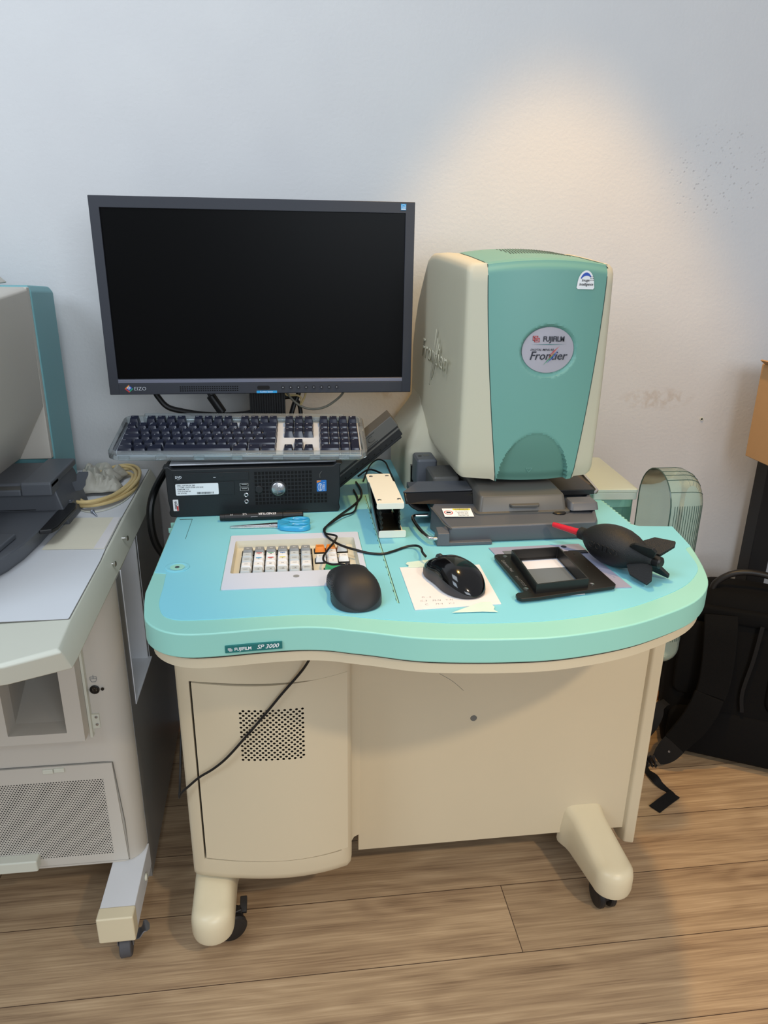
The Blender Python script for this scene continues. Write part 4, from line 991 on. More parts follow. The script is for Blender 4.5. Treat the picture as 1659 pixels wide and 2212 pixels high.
b = MB(); b.lathe([(0.0068, 0), (0.0068, 0.0012), (0.0060, 0.0018), (0, 0.0018)], (0.155, -0.0006, 0.0465), (0, -1, 0), 28); b.build('power_button', 'pc', pc, local=True)
b = MB(); b.prism(rrect(0.2545, 0.2715, 0.0390, 0.0595, 0.001), -0.0006, 0.0006, 'y')
b.mi = 1; b.face([(0.2548, -0.0008, 0.0545), (0.262, -0.0008, 0.0575), (0.262, -0.0008, 0.0592), (0.2548, -0.0008, 0.0592)])
b.mi = 2; b.text('intel', 0.0060, (0.2605, -0.0010, 0.0470), (0, 0, 1), (-1, 0, 0)); b.text('CORE 2', 0.0046, (0.2672, -0.0010, 0.0480), (0, 0, 1), (-1, 0, 0))
for k in range(24):
    a0, a1 = 2 * pi * k / 24, 2 * pi * (k + 1) / 24
    b.face([(0.2605 + r_ * .0040 * cos(a), -0.0009, 0.0470 + r_ * .0072 * sin(a)) for r_, a in ((1, a0), (.88, a0), (.88, a1), (1, a1))])
b.build('processor_sticker', ['intelblue', 'logotan', 'white'], pc, local=True, smooth=False)
b = MB(); b.tube([(0.2605, -0.0005, 0.0640), (0.260, -0.0008, 0.0705), (0.2635, -0.0006, 0.0755)], 0.0007, 6, 2); b.build('status_light', 'charlid', pc, local=True)

# ================================================================== KEYBOARD
kb = thing('keyboard', 'clear cased keyboard with dark keys lying on the small black computer', 'keyboard', (-0.0915, 1.2185, 0.7985), (R(12.5), R(0.6), R(-1.5)))
KW, KD = 0.4385, 0.150
b = MB()
def slab_ring(x0, x1, y0, y1, z, r=0.014): return [(x, y, z) for x, y in rrect(x0, x1, y0, y1, r, 6)]
hw = KW / 2
b.loft([slab_ring(-hw + .006, hw - .006, 0.003, KD - .003, -0.002), slab_ring(-hw, hw, 0, KD, 0.002), slab_ring(-hw, hw, 0, KD, 0.0125), slab_ring(-hw + .002, hw - .002, 0.002, KD - .002, 0.0145),
        slab_ring(-hw + .0075, hw - .0075, 0.008, KD - .006, 0.0145, 0.008), slab_ring(-hw + .0085, hw - .0085, 0.0085, KD - .007, 0.004, 0.007)], cap=False)
b.face(slab_ring(-hw + .006, hw - .006, 0.003, KD - .003, -0.002)[::-1])
b.build('case', 'clear', kb, local=True)
b = MB(); b.loft([slab_ring(-hw + .009, hw - .009, 0.009, KD - .0075, z, 0.006) for z in (0.0015, 0.0045)]); b.build('base_plate', 'keyplate', kb, local=True)
b = MB(); b.box(-hw + 0.035, hw - 0.035, KD - 0.012, KD + 0.005, 0.0035, 0.0165); b.build('rear_bar', 'clear', kb, local=True, bevel=0.001)
for x in (-0.192, -0.131, -0.068, -0.004, 0.065, 0.128, 0.178):
    b = MB(); b.box(x - .009, x + .009, -0.0008, 0.0025, 0.0015, 0.0085); b.build('case_clip', 'clear', kb, local=True, bevel=0.0004)
u_ = 0.01805
def kkey(x, y, wu, hu=1.0, leg='', h=0.0105, leg2='', zrow=0.0045, parent=kb, mb=None):
    """x,y in key units from the lower left key corner"""
    x0 = -hw + 0.0125 + x * u_; y0 = 0.0125 + y * u_ * 1.0; x1 = x0 + wu * u_ - 0.0006; y1 = y0 + hu * u_ - 0.0006
    b = mb or MB(); b.mi = 0
    tx, tf, tb = 0.0023, 0.0046, 0.0012
    b.loft([[(p, q, zrow) for p, q in rrect(x0, x1, y0, y1, 0.0008, 2)], [(p, q, zrow + h * .85) for p, q in rrect(x0 + tx * .8, x1 - tx * .8, y0 + tf * .85, y1 - tb * .8, 0.0010, 2)],
            [(p, q, zrow + h) for p, q in rrect(x0 + tx, x1 - tx, y0 + tf, y1 - tb, 0.0010, 2)]])
    b.mi = 1
    zt_ = zrow + h + 0.0002
    if leg: b.text(leg, 0.0046 if len(leg) < 3 else 0.0031, (x0 + tx + 0.0014, y1 - tb - 0.0034, zt_), (1, 0, 0), (0, 1, 0), shear=0.2, align='LEFT', bold=-0.01)
    if leg2: b.text(leg2, 0.0042, (x0 + tx + 0.0014, y1 - tb - 0.0082, zt_), (1, 0, 0), (0, 1, 0), shear=0.2, align='LEFT', bold=-0.01)
    if mb: return
    return b.build('key', ['key', 'legend'], parent, local=True, angle=25)
KEYS = []
# bottom row, three letter rows, number row, function row
x = 0
for wd_, lg in ((1.5, 'ctrl'), (1.25, 'alt'), (1.5, '\u2318'), (6.5, ''), (1.5, '\u2318'), (1.25, 'alt'), (1.5, 'ctrl')):
    KEYS.append((x, 0, wd_, 1, lg, .0095, '')); x += wd_
x = 0
for wd_, lg in [(1.25, 'shift'), (1, '`')] + [(1, q) for q in 'ZXCVBNM'] + [(1, ','), (1, '.'), (1, '/'), (2.75, 'shift')]:
    KEYS.append((x, 1, wd_, 1, lg, .0095, '')); x += wd_
x = 0
for wd_, lg in [(1.75, 'caps')] + [(1, q) for q in 'ASDFGHJKL'] + [(1, ';'), (1, "'"), (1, '#')]:
    KEYS.append((x, 2, wd_, 1, lg, .0095, '')); x += wd_
RET = True
x = 0
for wd_, lg in [(1.5, 'tab')] + [(1, q) for q in 'QWERTYUIOP'] + [(1, '['), (1, ']')]:
    KEYS.append((x, 3, wd_ if x < 13 else 0.25, 1, lg, .0100, '')); x += wd_
x = 0
for wd_, lg, l2 in [(1, '\u00A7', ''), (1, '!', '1'), (1, '@', '2'), (1, '#', '3'), (1, '$', '4'), (1, '%', '5'), (1, '^', '6'), (1, '&', '7'), (1, '*', '8'), (1, '(', '9'), (1, ')', '0'), (1, '-', '-'), (1, '+', '='), (2, '\u2190', '')]:
    KEYS.append((x, 4, wd_, 1, lg, .0110, l2)); x += wd_
for x, lg in ((0, 'esc'), (1.68, 'F1'), (2.68, 'F2'), (3.68, 'F3'), (4.68, 'F4'), (6.4, 'F5'), (7.4, 'F6'), (8.4, 'F7'), (9.4, 'F8'), (11.1, 'F9'), (12.1, 'F10'), (13.1, 'F11'), (14.0, 'F12')):
    KEYS.append((x, 5, 1, 1, lg, .0145, ''))
for k in range(3): KEYS.append((15.65 + k, 5, 1, 1, 'F%d' % (13 + k), .0145, ''))
for r_, row in ((4, ('help', '\u2196', '\u21DE')), (3, ('del', '\u2198', '\u21DF'))):
    for k in range(3): KEYS.append((15.65 + k, r_, 1, 1, row[k], .0105, ''))
KEYS += [(15.65, 0, 1, 1, '\u2190', .0095, ''), (16.65, 0, 1, 1, '\u2193', .0095, ''), (17.65, 0, 1, 1, '\u2192', .0095, ''), (16.65, 1, 1, 1, '\u2191', .0095, '')]
npad = [(19.2, 5, '-'), (20.2, 5, '+'), (21.2, 5, 'x'), (22.2, 5, '\u25B2'), (19.2, 4, 'clr'), (20.2, 4, '='), (21.2, 4, '/'), (22.2, 4, '*'), (19.2, 3, '7'), (20.2, 3, '8'), (21.2, 3, '9'), (22.2, 3, '-'),
        (19.2, 2, '4'), (20.2, 2, '5'), (21.2, 2, '6'), (22.2, 2, '+'), (19.2, 1, '1'), (20.2, 1, '2'), (21.2, 1, '3'), (21.2, 0, '.')]
KEYS += [(19.2, 0, 2, 1, '0', .0095, ''), (22.2, 0, 1, 2, '\u2324', .0095, '')]
KEYS += [(x, y, 1, 1, lg, .0145 if y == 5 else .0100, '') for x, y, lg in npad]
KEYS = [k for k in KEYS if k[2] > 0.3]
u_ = (KW - 0.0235) / 23.2
order = sorted(range(len(KEYS)), key=lambda i: (KEYS[i][1] == 5 and KEYS[i][2] == 1, KEYS[i][0]))
for n_, i in enumerate(order[:99]):
    x, y, a_, h_, lg, hh, l2 = KEYS[i]; kkey(x, y * 1.19, a_, h_ * 1.19, lg, hh, l2)
mb = MB(); kkey(13.5, 3 * 1.19, 1.5, 1.19, '', .0098, '', mb=mb); kkey(13.78, 2 * 1.19, 1.22, 1.19 * 1.3, '', .0096, '', mb=mb); mb.build('key', ['key', 'legend'], kb, local=True, angle=25)
if len(order) > 99:
    mb = MB()
    for i in order[99:]:
        x, y, a_, h_, lg, hh, l2 = KEYS[i]; kkey(x, y * 1.19, a_, h_ * 1.19, lg, hh, l2, mb=mb)
    tag(mb.build('function_keys', ['key', 'legend'], kb, local=True, angle=25), kind='stuff')

# ================================================================== TILTED BLACK POWER BOX
up_ = thing('power_supply_box', 'black ribbed box tilted behind the right end of the clear keyboard', 'box', (0.0905, 1.300, 0.7215), (0, -R(39.4), 0)); up_.scale = (1, 0.75, 0.75)
# local frame: x along the box upwards to the right, z across it
def loc(p): return p
b = MB(); b.box(-0.010, 0.152, 0.0, 0.075, 0.031, 0.0615); b.build('upper_shell', 'charlid', up_, bevel=0.0015, local=True)
b = MB(); b.box(-0.010, 0.150, 0.003, 0.073, 0.0265, 0.0315); b.mi = 1; b.box(-0.010, 0.150, 0.000, 0.075, 0.0225, 0.0268)
for k in range(6): b.box(0.012 + k * 0.023, 0.0145 + k * 0.023, -0.0006, 0.001, 0.0235, 0.0258)
b.build('band', ['black', 'charlid'], up_, bevel=0.0004, local=True)
b = MB(); b.box(-0.010, 0.148, 0.001, 0.075, 0.006, 0.0225); b.box(-0.010, 0.143, 0.001, 0.075, 0.0005, 0.006)
b.build('lower_shell', 'black', up_, bevel=0.001, local=True)
b = MB()
for k in range(9): b.box(0.012 + k * 0.014, 0.0145 + k * 0.014, -0.0004, 0.001, 0.010, 0.0125)
b.mi = 0; b.text('APC', 0.021, (0.082, -0.0006, 0.0455), bold=-0.03, sx=1.1); b.box(0.055, 0.105, -0.0006, 0.0003, 0.0345, 0.0352); b.box(0.060, 0.110, -0.0006, 0.0003, 0.0565, 0.0572)
b.build('raised_lettering', 'pchole', up_, local=True)

# ================================================================== IVORY BRACKET WITH FILM INSIDE
bk = thing('film_holder', 'ivory metal holder with dark pleated film inside, standing between keyboard and carrier', 'film holder', (0.15, 1.14, TOP))
Z = TOP + 0.0012
b = MB()
X0, X1 = 0.1265, 0.1700
b.loft([[(x, y, 0.7655) for x, y in [(X0, 1.063), (X0, 1.175), (X0 - 0.0015, 1.178), (X0 - 0.0015, 1.218), (X0 + 0.002, 1.222), (X1 - 0.004, 1.222), (X1 - 0.002, 1.219), (X1 - 0.002, 1.178), (X1, 1.175), (X1, 1.063)]],
        [(x, y, 0.7675) for x, y in [(X0, 1.063), (X0, 1.175), (X0 - 0.0015, 1.178), (X0 - 0.0015, 1.218), (X0 + 0.002, 1.222), (X1 - 0.004, 1.222), (X1 - 0.002, 1.219), (X1 - 0.002, 1.178), (X1, 1.175), (X1, 1.063)]]])
b.prism(rrect(X0, X1, 0.7575, 0.7675, 0.003, 4), 1.0625, 1.0645, 'y')
b.build('top_plate', 'bracket', bk, bevel=0.0006)
b = MB(); b.box(X0 + 0.006, X1 + 0.006, 1.083, 1.205, Z, Z + 0.002); b.prism(rrect(X0 + 0.006, X1 + 0.007, Z, Z + 0.0125, 0.003, 4), 1.0815, 1.0835, 'y'); b.build('bottom_plate', 'bracket', bk, bevel=0.0006)
b = MB(); b.hexa([(X0 + .006, 1.084, Z + 0.002), (X0 + .008, 1.084, Z + 0.002), (X0 + .008, 1.20, Z + 0.002), (X0 + .006, 1.20, Z + 0.002), (X0 - .0015, 1.186, 0.7655), (X0 + .0005, 1.186, 0.7655), (X0 + .0005, 1.218, 0.7655), (X0 - .0015, 1.218, 0.7655)])
b.build('side_arm', 'steel', bk)
for x, y in ((X0 + 0.006, 1.205), (X1 - 0.009, 1.207), (X0 + 0.006, 1.078), (X1 - 0.006, 1.080)):
    b = MB(); b.lathe([(0.0031, 0), (0.0031, 0.0008), (0.0022, 0.0014), (0, 0.0014)], (x, y, 0.7675), seg=16); b.mi = 1; b.box(x - 0.0028, x + 0.0028, y - 0.0004, y + 0.0004, 0.7684, 0.7691); b.build('screw', ['steel', 'black'], bk)
for s in (0, 1):
    b = MB(); rows = []
    for k in range(15):
        z = Z + 0.0025 + (0.7650 - Z - 0.003) * k / 14
        zig = 0.0030 if k % 2 else 0.0
        xx = (X0 + 0.0095 + zig - 0.004 * k / 14) if s == 0 else (X1 + 0.002 - zig - 0.004 * k / 14)
        rows.append([(xx + (0.010 if s == 0 else -0.010) * (1 - abs(k - 5) / 12) * (0.3), 1.088, z), (xx, 1.12, z), (xx, 1.19, z)])
    b.grid(rows); o = b.build('film_pleats', 'film', bk, angle=20); q = o.modifiers.new('thickness', 'SOLIDIFY'); q.thickness = 0.0008
b = MB(); b.box(X0 + 0.012, X1 + 0.001, 1.090, 1.195, Z + 0.0022, Z + 0.0035); b.build('inner_tray', 'filmbrown', bk)
b = MB(); b.box(X0 + 0.004, X1 - 0.002, 1.188, 1.190, Z + 0.004, 0.764); b.build('back_film', 'film', bk)

# ================================================================== SMALL THINGS ON THE DESK
# marker pen
mk = thing('marker_pen', 'black permanent marker lying along the front of the small computer', 'pen', (-0.11, 1.186, TOP + 0.0072), (0, 0, R(1.0)))
b = MB(); b.lathe([(0.0046, -0.018), (0.0058, -0.0175), (0.0058, -0.010), (0.0062, -0.0095), (0.0064, 0.0), (0.0064, 0.088), (0.0058, 0.0885)], (0, 0, 0), (1, 0, 0), 24); b.build('barrel', 'black', mk, local=True)
b = MB(); b.lathe([(0.0062, 0.0885), (0.0067, 0.0890), (0.0064, 0.122), (0.0050, 0.1235), (0, 0.1235)], (0, 0, 0), (1, 0, 0), 24); b.box(0.094, 0.132, -0.0016, 0.0016, 0.0062, 0.0082); b.build('cap', 'black', mk, local=True, bevel=0.0003)
b = MB()
yv = Vector((0, -0.5, 0.85)).normalized(); tv = Vector((0, 0.85, 0.5)).normalized()
b.text('STAEDTLER', 0.0058, Vector((0.062, 0, 0)) + yv * 0.0067, (-1, 0, 0), -tv, bold=0.03); b.text('permanent', 0.0026, Vector((0.04, 0, 0)) + Vector((0, -0.95, 0.3)).normalized() * 0.0067, (1, 0, 0), (0, 0.3, 0.95))
b.text('CE', 0.006, Vector((0.024, 0, 0)) + yv * 0.0067, (-1, 0, 0), -tv); b.text('M', 0.005, Vector((0.002, 0, 0)) + yv * 0.0067, (-1, 0, 0), -tv)
b.build('lettering', 'legend', mk, local=True, smooth=False)

# scissors
sc_ = thing('scissors', 'steel scissors with bright blue handles, closed, above the key panel', 'scissors', (-0.033, 1.149, TOP + 0.0012), (0, 0, R(-0.5)))
b = MB(); b.prism([(-0.076, -0.0015), (-0.074, 0.0005), (0.0, 0.0110), (0.006, 0.0105), (0.008, 0.001), (-0.02, 0.0)], 0.0022, 0.0040); b.build('blade', 'steel', sc_, bevel=0.0005, local=True)
b = MB(); b.prism([(-0.076, -0.0022), (-0.03, 0.0015), (0.0, 0.002), (0.008, 0.0), (0.008, -0.0085), (-0.01, -0.0060), (-0.074, -0.0035)], 0.0002, 0.0021); b.build('blade', 'chrome', sc_, bevel=0.0004, local=True)
b = MB(); b.cyl((-0.009, 0.002, 0.0038), (-0.009, 0.002, 0.0052), 0.0034, seg=20); b.mi = 1
b.mi = 0; b.build('pivot', 'chrome', sc_, bevel=0.0004, local=True)
def handle(sgn):
    b = MB(); cx, cy = 0.0385, 0.0135 * sgn; N = 36; inn, out = [], []
    for k in range(N):
        a = 2 * pi * k / N * sgn
        ix, iy = 0.0125 * cos(a), 0.0058 * sin(a); ox_, oy_ = 0.0190 * cos(a), 0.0130 * sin(a)
        if cos(a) < -0.2: ox_ -= 0.018 * (-cos(a) - 0.2) ** 1.2; oy_ *= 0.92
        yy = cy + oy_
        if yy * sgn < 0.0006: yy = 0.0006 * sgn
        inn.append((cx + ix, cy + iy)); out.append((cx + ox_, yy))
    L_ = [(inn, 0.0006), (out, 0.0006), (out, 0.0066)]
    rings = [[(x, y, z) for x, y in P] for P, z in L_] + [[((x * 3 + u) / 4, (y * 3 + v) / 4, 0.0086) for (x, y), (u, v) in zip(out, inn)], [((x + u * 3) / 4, (y + v * 3) / 4, 0.0086) for (x, y), (u, v) in zip(out, inn)], [(x, y, 0.0070) for x, y in inn], [(x, y, 0.0006) for x, y in inn]]
    b.loft(rings, cap=False)
    q = [(0.003, 0.0005), (0.003, 0.0105), (0.014, 0.0150), (0.026, 0.0215), (0.024, 0.013), (0.022, 0.0005)]
    q = [(x, y * sgn) for x, y in q]; b.prism(q if sgn < 0 else q[::-1], 0.0006, 0.0080)
    return b.build('handle', 'bluehandle', sc_, local=True, angle=50)
handle(1); handle(-1)

# mice
def mouse(name, label, cat, loc_, rz, prof, mat_top, mat_side, L_, wheel=True, dots=False):
    t = thing(name, label, cat, loc_, (0, 0, rz))
    def surf(u, a):    # u along 0 rear .. 1 front ; a angle 0..pi over the top
        hw_, h_, xo = prof(u); e1, e2 = 0.75, 0.62
        ca_, sa_ = cos(a), sin(a)
        return (xo + hw_ * math.copysign(abs(ca_) ** e1, ca_), -L_ / 2 + L_ * u, 0.0012 + h_ * abs(sa_) ** e2)
    NA, NU_ = 28, 34
    us_ = [0.5 - 0.5 * cos(pi * k / NU_) for k in range(NU_ + 1)]
    lo, hi = 0.30, pi - 0.30
    for nm, a0, a1, mm in (('left_flank', pi, hi, mat_side), ('shell', hi, lo, mat_top), ('right_flank', lo, 0.0, mat_side)):
        b = MB(); n2 = 20 if nm == 'shell' else 6
        b.grid([[surf(u, a0 + (a1 - a0) * k / n2) for k in range(n2 + 1)] for u in us_])
        b.build(nm, mm, t, local=True, angle=70)
    b = MB(); pts = [(surf(u, pi)[0], surf(u, pi)[1]) for u in us_] + [(surf(u, 0)[0], surf(u, 0)[1]) for u in us_[::-1]]
    b.prism([(x * 0.97, y * 0.985) for x, y in pts], 0.0003, 0.0020); b.build('sole', 'black', t, local=True)
    # button split and wheel
    b = MB(); xo = prof(0.8)[2]
    line = [surf(0.66 + 0.30 * k / 10, pi / 2 + 0.001) for k in range(11)]
    b.tube([(x, y, z + 0.0001) for x, y, z in line], 0.0005, 6, 1); b.build('button_seam', 'pchole', t, local=True)
    p = surf(0.80, pi / 2); b = MB(); b.lathe([(0.0085, -0.0028), (0.0092, -0.0020), (0.0092, 0.0020), (0.0085, 0.0028)], (p[0], p[1], p[2] - 0.0060), (1, 0, 0), 24); b.build('scroll_wheel', 'mouseside', t, local=True)
    if dots:
        b = MB()
        for i in range(11):
            for j in range(6):
                u = 0.32 + i * 0.042; a = pi - 0.10 - 0.085 * j; q = Vector(surf(u, a)); c0 = Vector((prof(u)[2], q.y, 0.012)); n_ = (q - c0).normalized()
                b.cyl(q, q + n_ * 0.0005, 0.0007, seg=6)
        b.build('grip_dots', 'mouseside', t, local=True)
    return t
def profA(u):   # ambidextrous budget mouse
    e_ = math.sqrt(max(0, 1 - abs(2 * u - 1) ** 2.9))
    return 0.0312 * e_ * (1 - 0.10 * math.exp(-((u - 0.56) / 0.18) ** 2)) * (1.04 - 0.08 * u), 0.0350 * math.sqrt(max(0, 1 - abs(2 * u - 1) ** 2.6)) * (0.55 + 0.45 * sin(pi * min(1, 0.95 * u ** 0.80))), 0
def profB(u):   # sculpted mouse with flared front
    return (0.0340 * math.sqrt(max(0, 1 - abs(2 * u - 1) ** 4.0)) * (1 - 0.15 * math.exp(-((u - 0.60) / 0.17) ** 2)), 0.0370 * math.sqrt(max(0, 1 - abs(2 * u - 1) ** 3.4)) * (0.52 + 0.48 * sin(pi * min(1, 0.95 * u ** 0.80))), -0.002 * u)
mouse('computer_mouse', 'matte black mouse with dotted side grip over the corner of the key panel', 'mouse', (0.0750, 0.8850, TOP + 0.0013), R(6), profB, 'mouse', 'mouseside', 0.112, dots=True)
mouse('computer_mouse', 'glossy black mouse on the square of white paper', 'mouse', (0.2165, 0.9060, TOP + 0.0028), R(21), profA, 'blackgloss', 'mouseside', 0.117)

# paper square with tape
b = MB(); b.prism([(0.1495, 0.9635), (0.2690, 0.9625), (0.2665, 0.8350), (0.1500, 0.8295)], TOP + 0.0010, TOP + 0.0020); pp = b.build('paper_square', ['paper'], None)
tag(pp, 'white paper square taped under the glossy mouse, pencil notes in its corner', 'paper')
b = MB()
for tx, x, y in (('D - 2', .171, .8635), ('C-3', .1655, .8530), ('M-N', .1830, .8530), ('Y-N', .2000, .8530), ('C,', .168, .8425), ('M-4', .1845, .8425), ('Y-1', .2010, .8425)):
    b.text(tx, 0.0062, (x, y, TOP + 0.0022), (1, 0.02, 0), (0, 1, 0), shear=0.15, bold=-0.02)
b.build('pencil_notes', 'inkgrey', pp, smooth=False)
def tape(pts, lab, z=0.0021):
    b = MB(); b.prism(pts, TOP + z, TOP + z + 0.0003); tag(b.build('masking_tape', 'tape', None), lab, 'tape')
tape([(0.163, 0.9800), (0.1600, 0.9730), (0.1640, 0.9690), (0.1620, 0.9650), (0.164, 0.9600), (0.200, 0.9600), (0.231, 0.9660), (0.229, 0.9870), (0.2255, 0.9925), (0.205, 0.9880)], 'strip of masking tape along the back edge of the taped paper square', 0.0023)
tape([(0.196, 0.8160), (0.240, 0.8415), (0.254, 0.8405), (0.2535, 0.8330), (0.2550, 0.8260), (0.2520, 0.8190), (0.2555, 0.8120), (0.235, 0.8150)], 'pointed strip of masking tape at the front edge of the taped paper square', 0.0023)

# grey calibration card lying under the black frame
b = MB(); z = TOP + 0.0010
b.mi = 0; b.loft([[(x, y, z + h) for x, y in ((0.2995, 1.0240), (0.4480, 1.0270), (0.4625, 0.8660), (0.3160, 0.8700))] for h in (0, 0.0012)])
b.mi = 1; b.loft([[(x, y, z + h) for x, y in ((0.317, 1.008), (0.413, 1.010), (0.4155, 0.902), (0.325, 0.896))] for h in (0.0012, 0.0015)])
b.mi = 2; b.loft([[(x, y, z + h) for x, y in ((0.336, 1.006), (0.398, 1.008), (0.398, 0.940), (0.335, 0.937))] for h in (0.0015, 0.0018)])
b.mi = 2; b.loft([[(x, y, z + h) for x, y in ((0.320, 0.880), (0.392, 0.884), (0.388, 0.850), (0.320, 0.846))] for h in (0.0015, 0.0018)])
b.mi = 1; b.loft([[(x, y, z + h) for x, y in ((0.320, 0.9365), (0.400, 0.9395), (0.400, 0.860), (0.322, 0.857))] for h in (0.0018, 0.0021)])
b.mi = 3; b.cyl((0.4195, 1.0170, z + 0.0012), (0.4195, 1.0170, z + 0.0016), 0.0045, seg=20); b.box(0.420, 0.448, 0.988, 0.998, z + 0.0012, z + 0.0030)
tag(b.build('calibration_card', ['cardgrey', 'midgrey', 'maskwarm', 'ink'], None), 'lilac grey card with pale and mid grey windows under the black frame', 'card')

fm = thing('calibration_mask', 'black metal mask frame with raised rectangular rim, lying on the lilac card', 'frame', (0.355, 0.91, TOP))
z = TOP + 0.0036
pl = [(0.2935, 0.8340), (0.2890, 0.8400), (0.2895, 0.8480), (0.294, 0.8530), (0.3015, 0.8530), (0.3030, 0.8570), (0.2955, 0.9700), (0.2960, 0.9800), (0.3020, 0.9840), (0.332, 0.9835), (0.337, 0.9790), (0.402, 0.9810), (0.409, 0.9855), (0.425, 0.9860), (0.4305, 0.9810), (0.4380, 0.8650), (0.4335, 0.8590), (0.425, 0.8575), (0.320, 0.8370)]
b = MB(); b.prism(pl, z, z + 0.0050); plate = b.build('plate', 'mask', fm, bevel=0.0009)
rx = [(0.3175, 0.8480), (0.3955, 0.8595), (0.3935, 0.9730), (0.3185, 0.9680)]
def off(P, d):
    cx, cy = sum(p[0] for p in P) / 4, sum(p[1] for p in P) / 4
    return [(x - math.copysign(d, x - cx), y - math.copysign(d, y - cy)) for x, y in P]
bpy.context.view_layer.update()
c = MB(); c.prism(off(rx, 0.0022), z - 0.01, z + 0.03); cut(plate, c.build('cutter', 'mask'))
b = MB(); o_, i_ = rx, off(rx, 0.0022)
b.loft([[(x, y, z + 0.0002) for x, y in i_], [(x, y, z + 0.0002) for x, y in o_], [(x, y, z + 0.0180) for x, y in o_], [(x, y, z + 0.0180) for x, y in i_], [(x, y, z + 0.0002) for x, y in i_]], cap=False)
b.build('rim', 'mask', fm, bevel=0.0003)
for x, y, r_ in ((0.311, 0.9735, 0.0034), (0.3085, 0.8625, 0.0036), (0.4045, 0.868, 0.0032)):
    b = MB(); b.lathe([(r_, 0.0), (r_, 0.0004), (r_ * .7, 0.0004), (r_ * .6, 0.0002), (0, 0.0002)], (x, y, z + 0.0050), seg=20); b.build('stud', 'steel', fm)
for x, y in ((0.3015, 0.9720), (0.3115, 0.8510), (0.419, 0.9730), (0.4215, 0.926), (0.427, 0.8830)):
    b = MB(); b.cyl((x, y, z + 0.0050), (x, y, z + 0.0052), 0.0013, seg=12); b.build('screw_hole', 'pchole', fm)
b = MB(); b.text('Calibration Mask', 0.0068, (0.3045, 0.9390, z + 0.0053), (0.10, -1, 0), (1, 0.10, 0), bold=0.0, sx=0.9); b.text('\u30AD\u30E3\u30EA\u30D6\u30DE\u30B9\u30AF', 0.0058, (0.3080, 0.8870, z + 0.0053), (0.10, -1, 0), (1, 0.10, 0), bold=0.0, sx=0.85)
b.build('engraving', 'inkgrey', plate, smooth=False)

# rocket blower
A, B_ = Vector((0.440, 0.9925, 0.7325)), Vector((0.500, 0.886, 0.7325))
ax = (A - B_).normalized()
bl = thing('air_blower', 'black rubber rocket shaped air blower with a red nozzle, lying on the desk', 'air blower', tuple((A + B_) / 2 - Vector((0, 0, 0.0325))))
b = MB(); Lb = (A - B_).length
prof = [(0.0, -0.002), (0.008, -0.001), (0.0105, 0.004), (0.0125, 0.012), (0.0175, 0.022), (0.0245, 0.036), (0.0292, 0.052), (0.0305, 0.066), (0.0290, 0.082), (0.0245, 0.097), (0.0175, 0.109), (0.0120, 0.116), (0.0098, 0.119), (0.0095, 0.128), (0.0085, 0.1295), (0.0, 0.1295)]
prof = [(max(p.x, 1e-4), p.y) for p in spline([Vector((r_, h, 0)) for r_, h in prof], 3)]
b.lathe(prof, B_, ax, 40)
sd = ax.cross(Vector((0, 0, 1))).normalized(); upv = sd.cross(ax).normalized()
b.tube([B_ + ax * h + (sd * cos(R(55)) + upv * sin(R(55))) * (r_ + 0.0001) for r_, h in prof[6:-12:3]], 0.0006, 6, 1)
bulb = b.build('bulb', 'rubber', bl, angle=60)
b = MB(); tip = Vector((0.404, 1.0335, 0.7345)); nb = A + ax * 0.004; na = (tip - nb).normalized(); nl = (tip - nb).length
b.lathe([(0.0078, -0.004), (0.0080, 0.0), (0.0064, 0.0015), (0.0058, 0.004), (0.0044, nl - 0.006), (0.0040, nl - 0.001), (0.0025, nl), (0, nl)], nb, na, 20); tag(b.build('nozzle', 'red', bl), 'red plastic nozzle')
b = MB(); b.lathe([(0.0, -0.013), (0.006, -0.013), (0.0085, -0.011), (0.0085, -0.003), (0.0070, 0.002)], B_, ax, 24); b.build('valve', 'black', bl)
def fin(deg):
    d = sd * cos(R(deg)) + upv * sin(R(deg)); n_ = ax.cross(d).normalized()
    P = lambda h, r_, w_: B_ + ax * h + d * r_ + n_ * w_
    b = MB(); poly = [(0.034, 0.019), (0.018, 0.034), (-0.012, 0.0385), (-0.015, 0.030), (-0.004, 0.010), (0.012, 0.008)]
    b.loft([[P(h, r_, w_ * (1 if r_ > 0.02 else 1.3)) for h, r_ in poly] for w_ in (-0.0022, 0.0022)]); b.build('fin', 'rubber', bl, bevel=0.0008)
for dg in (20, 110, 200, 290): fin(dg + 22)
vn = (-ax.cross(Vector((0, 0, 1)))).normalized()
cs = (Vector((0, 0, 0)) - (A + B_) / 2); cs.z = 0.4
ft = (sd * 1 if sd.dot(Vector((0, -1, 0))) > 0 else -sd)
tn = (ft * 0.93 + Vector((0, 0, 0.1))).normalized()
b = MB(); b.text('GIOTTOS', 0.0135, B_ + ax * 0.064 + tn * 0.0312, -ax, Vector((0, 0, 1)), bold=-0.03, sx=0.9); o = b.build('raised_lettering', 'rubber', bulb); q = o.modifiers.new('t', 'SOLIDIFY'); q.thickness = 0.0012; q.offset = 0

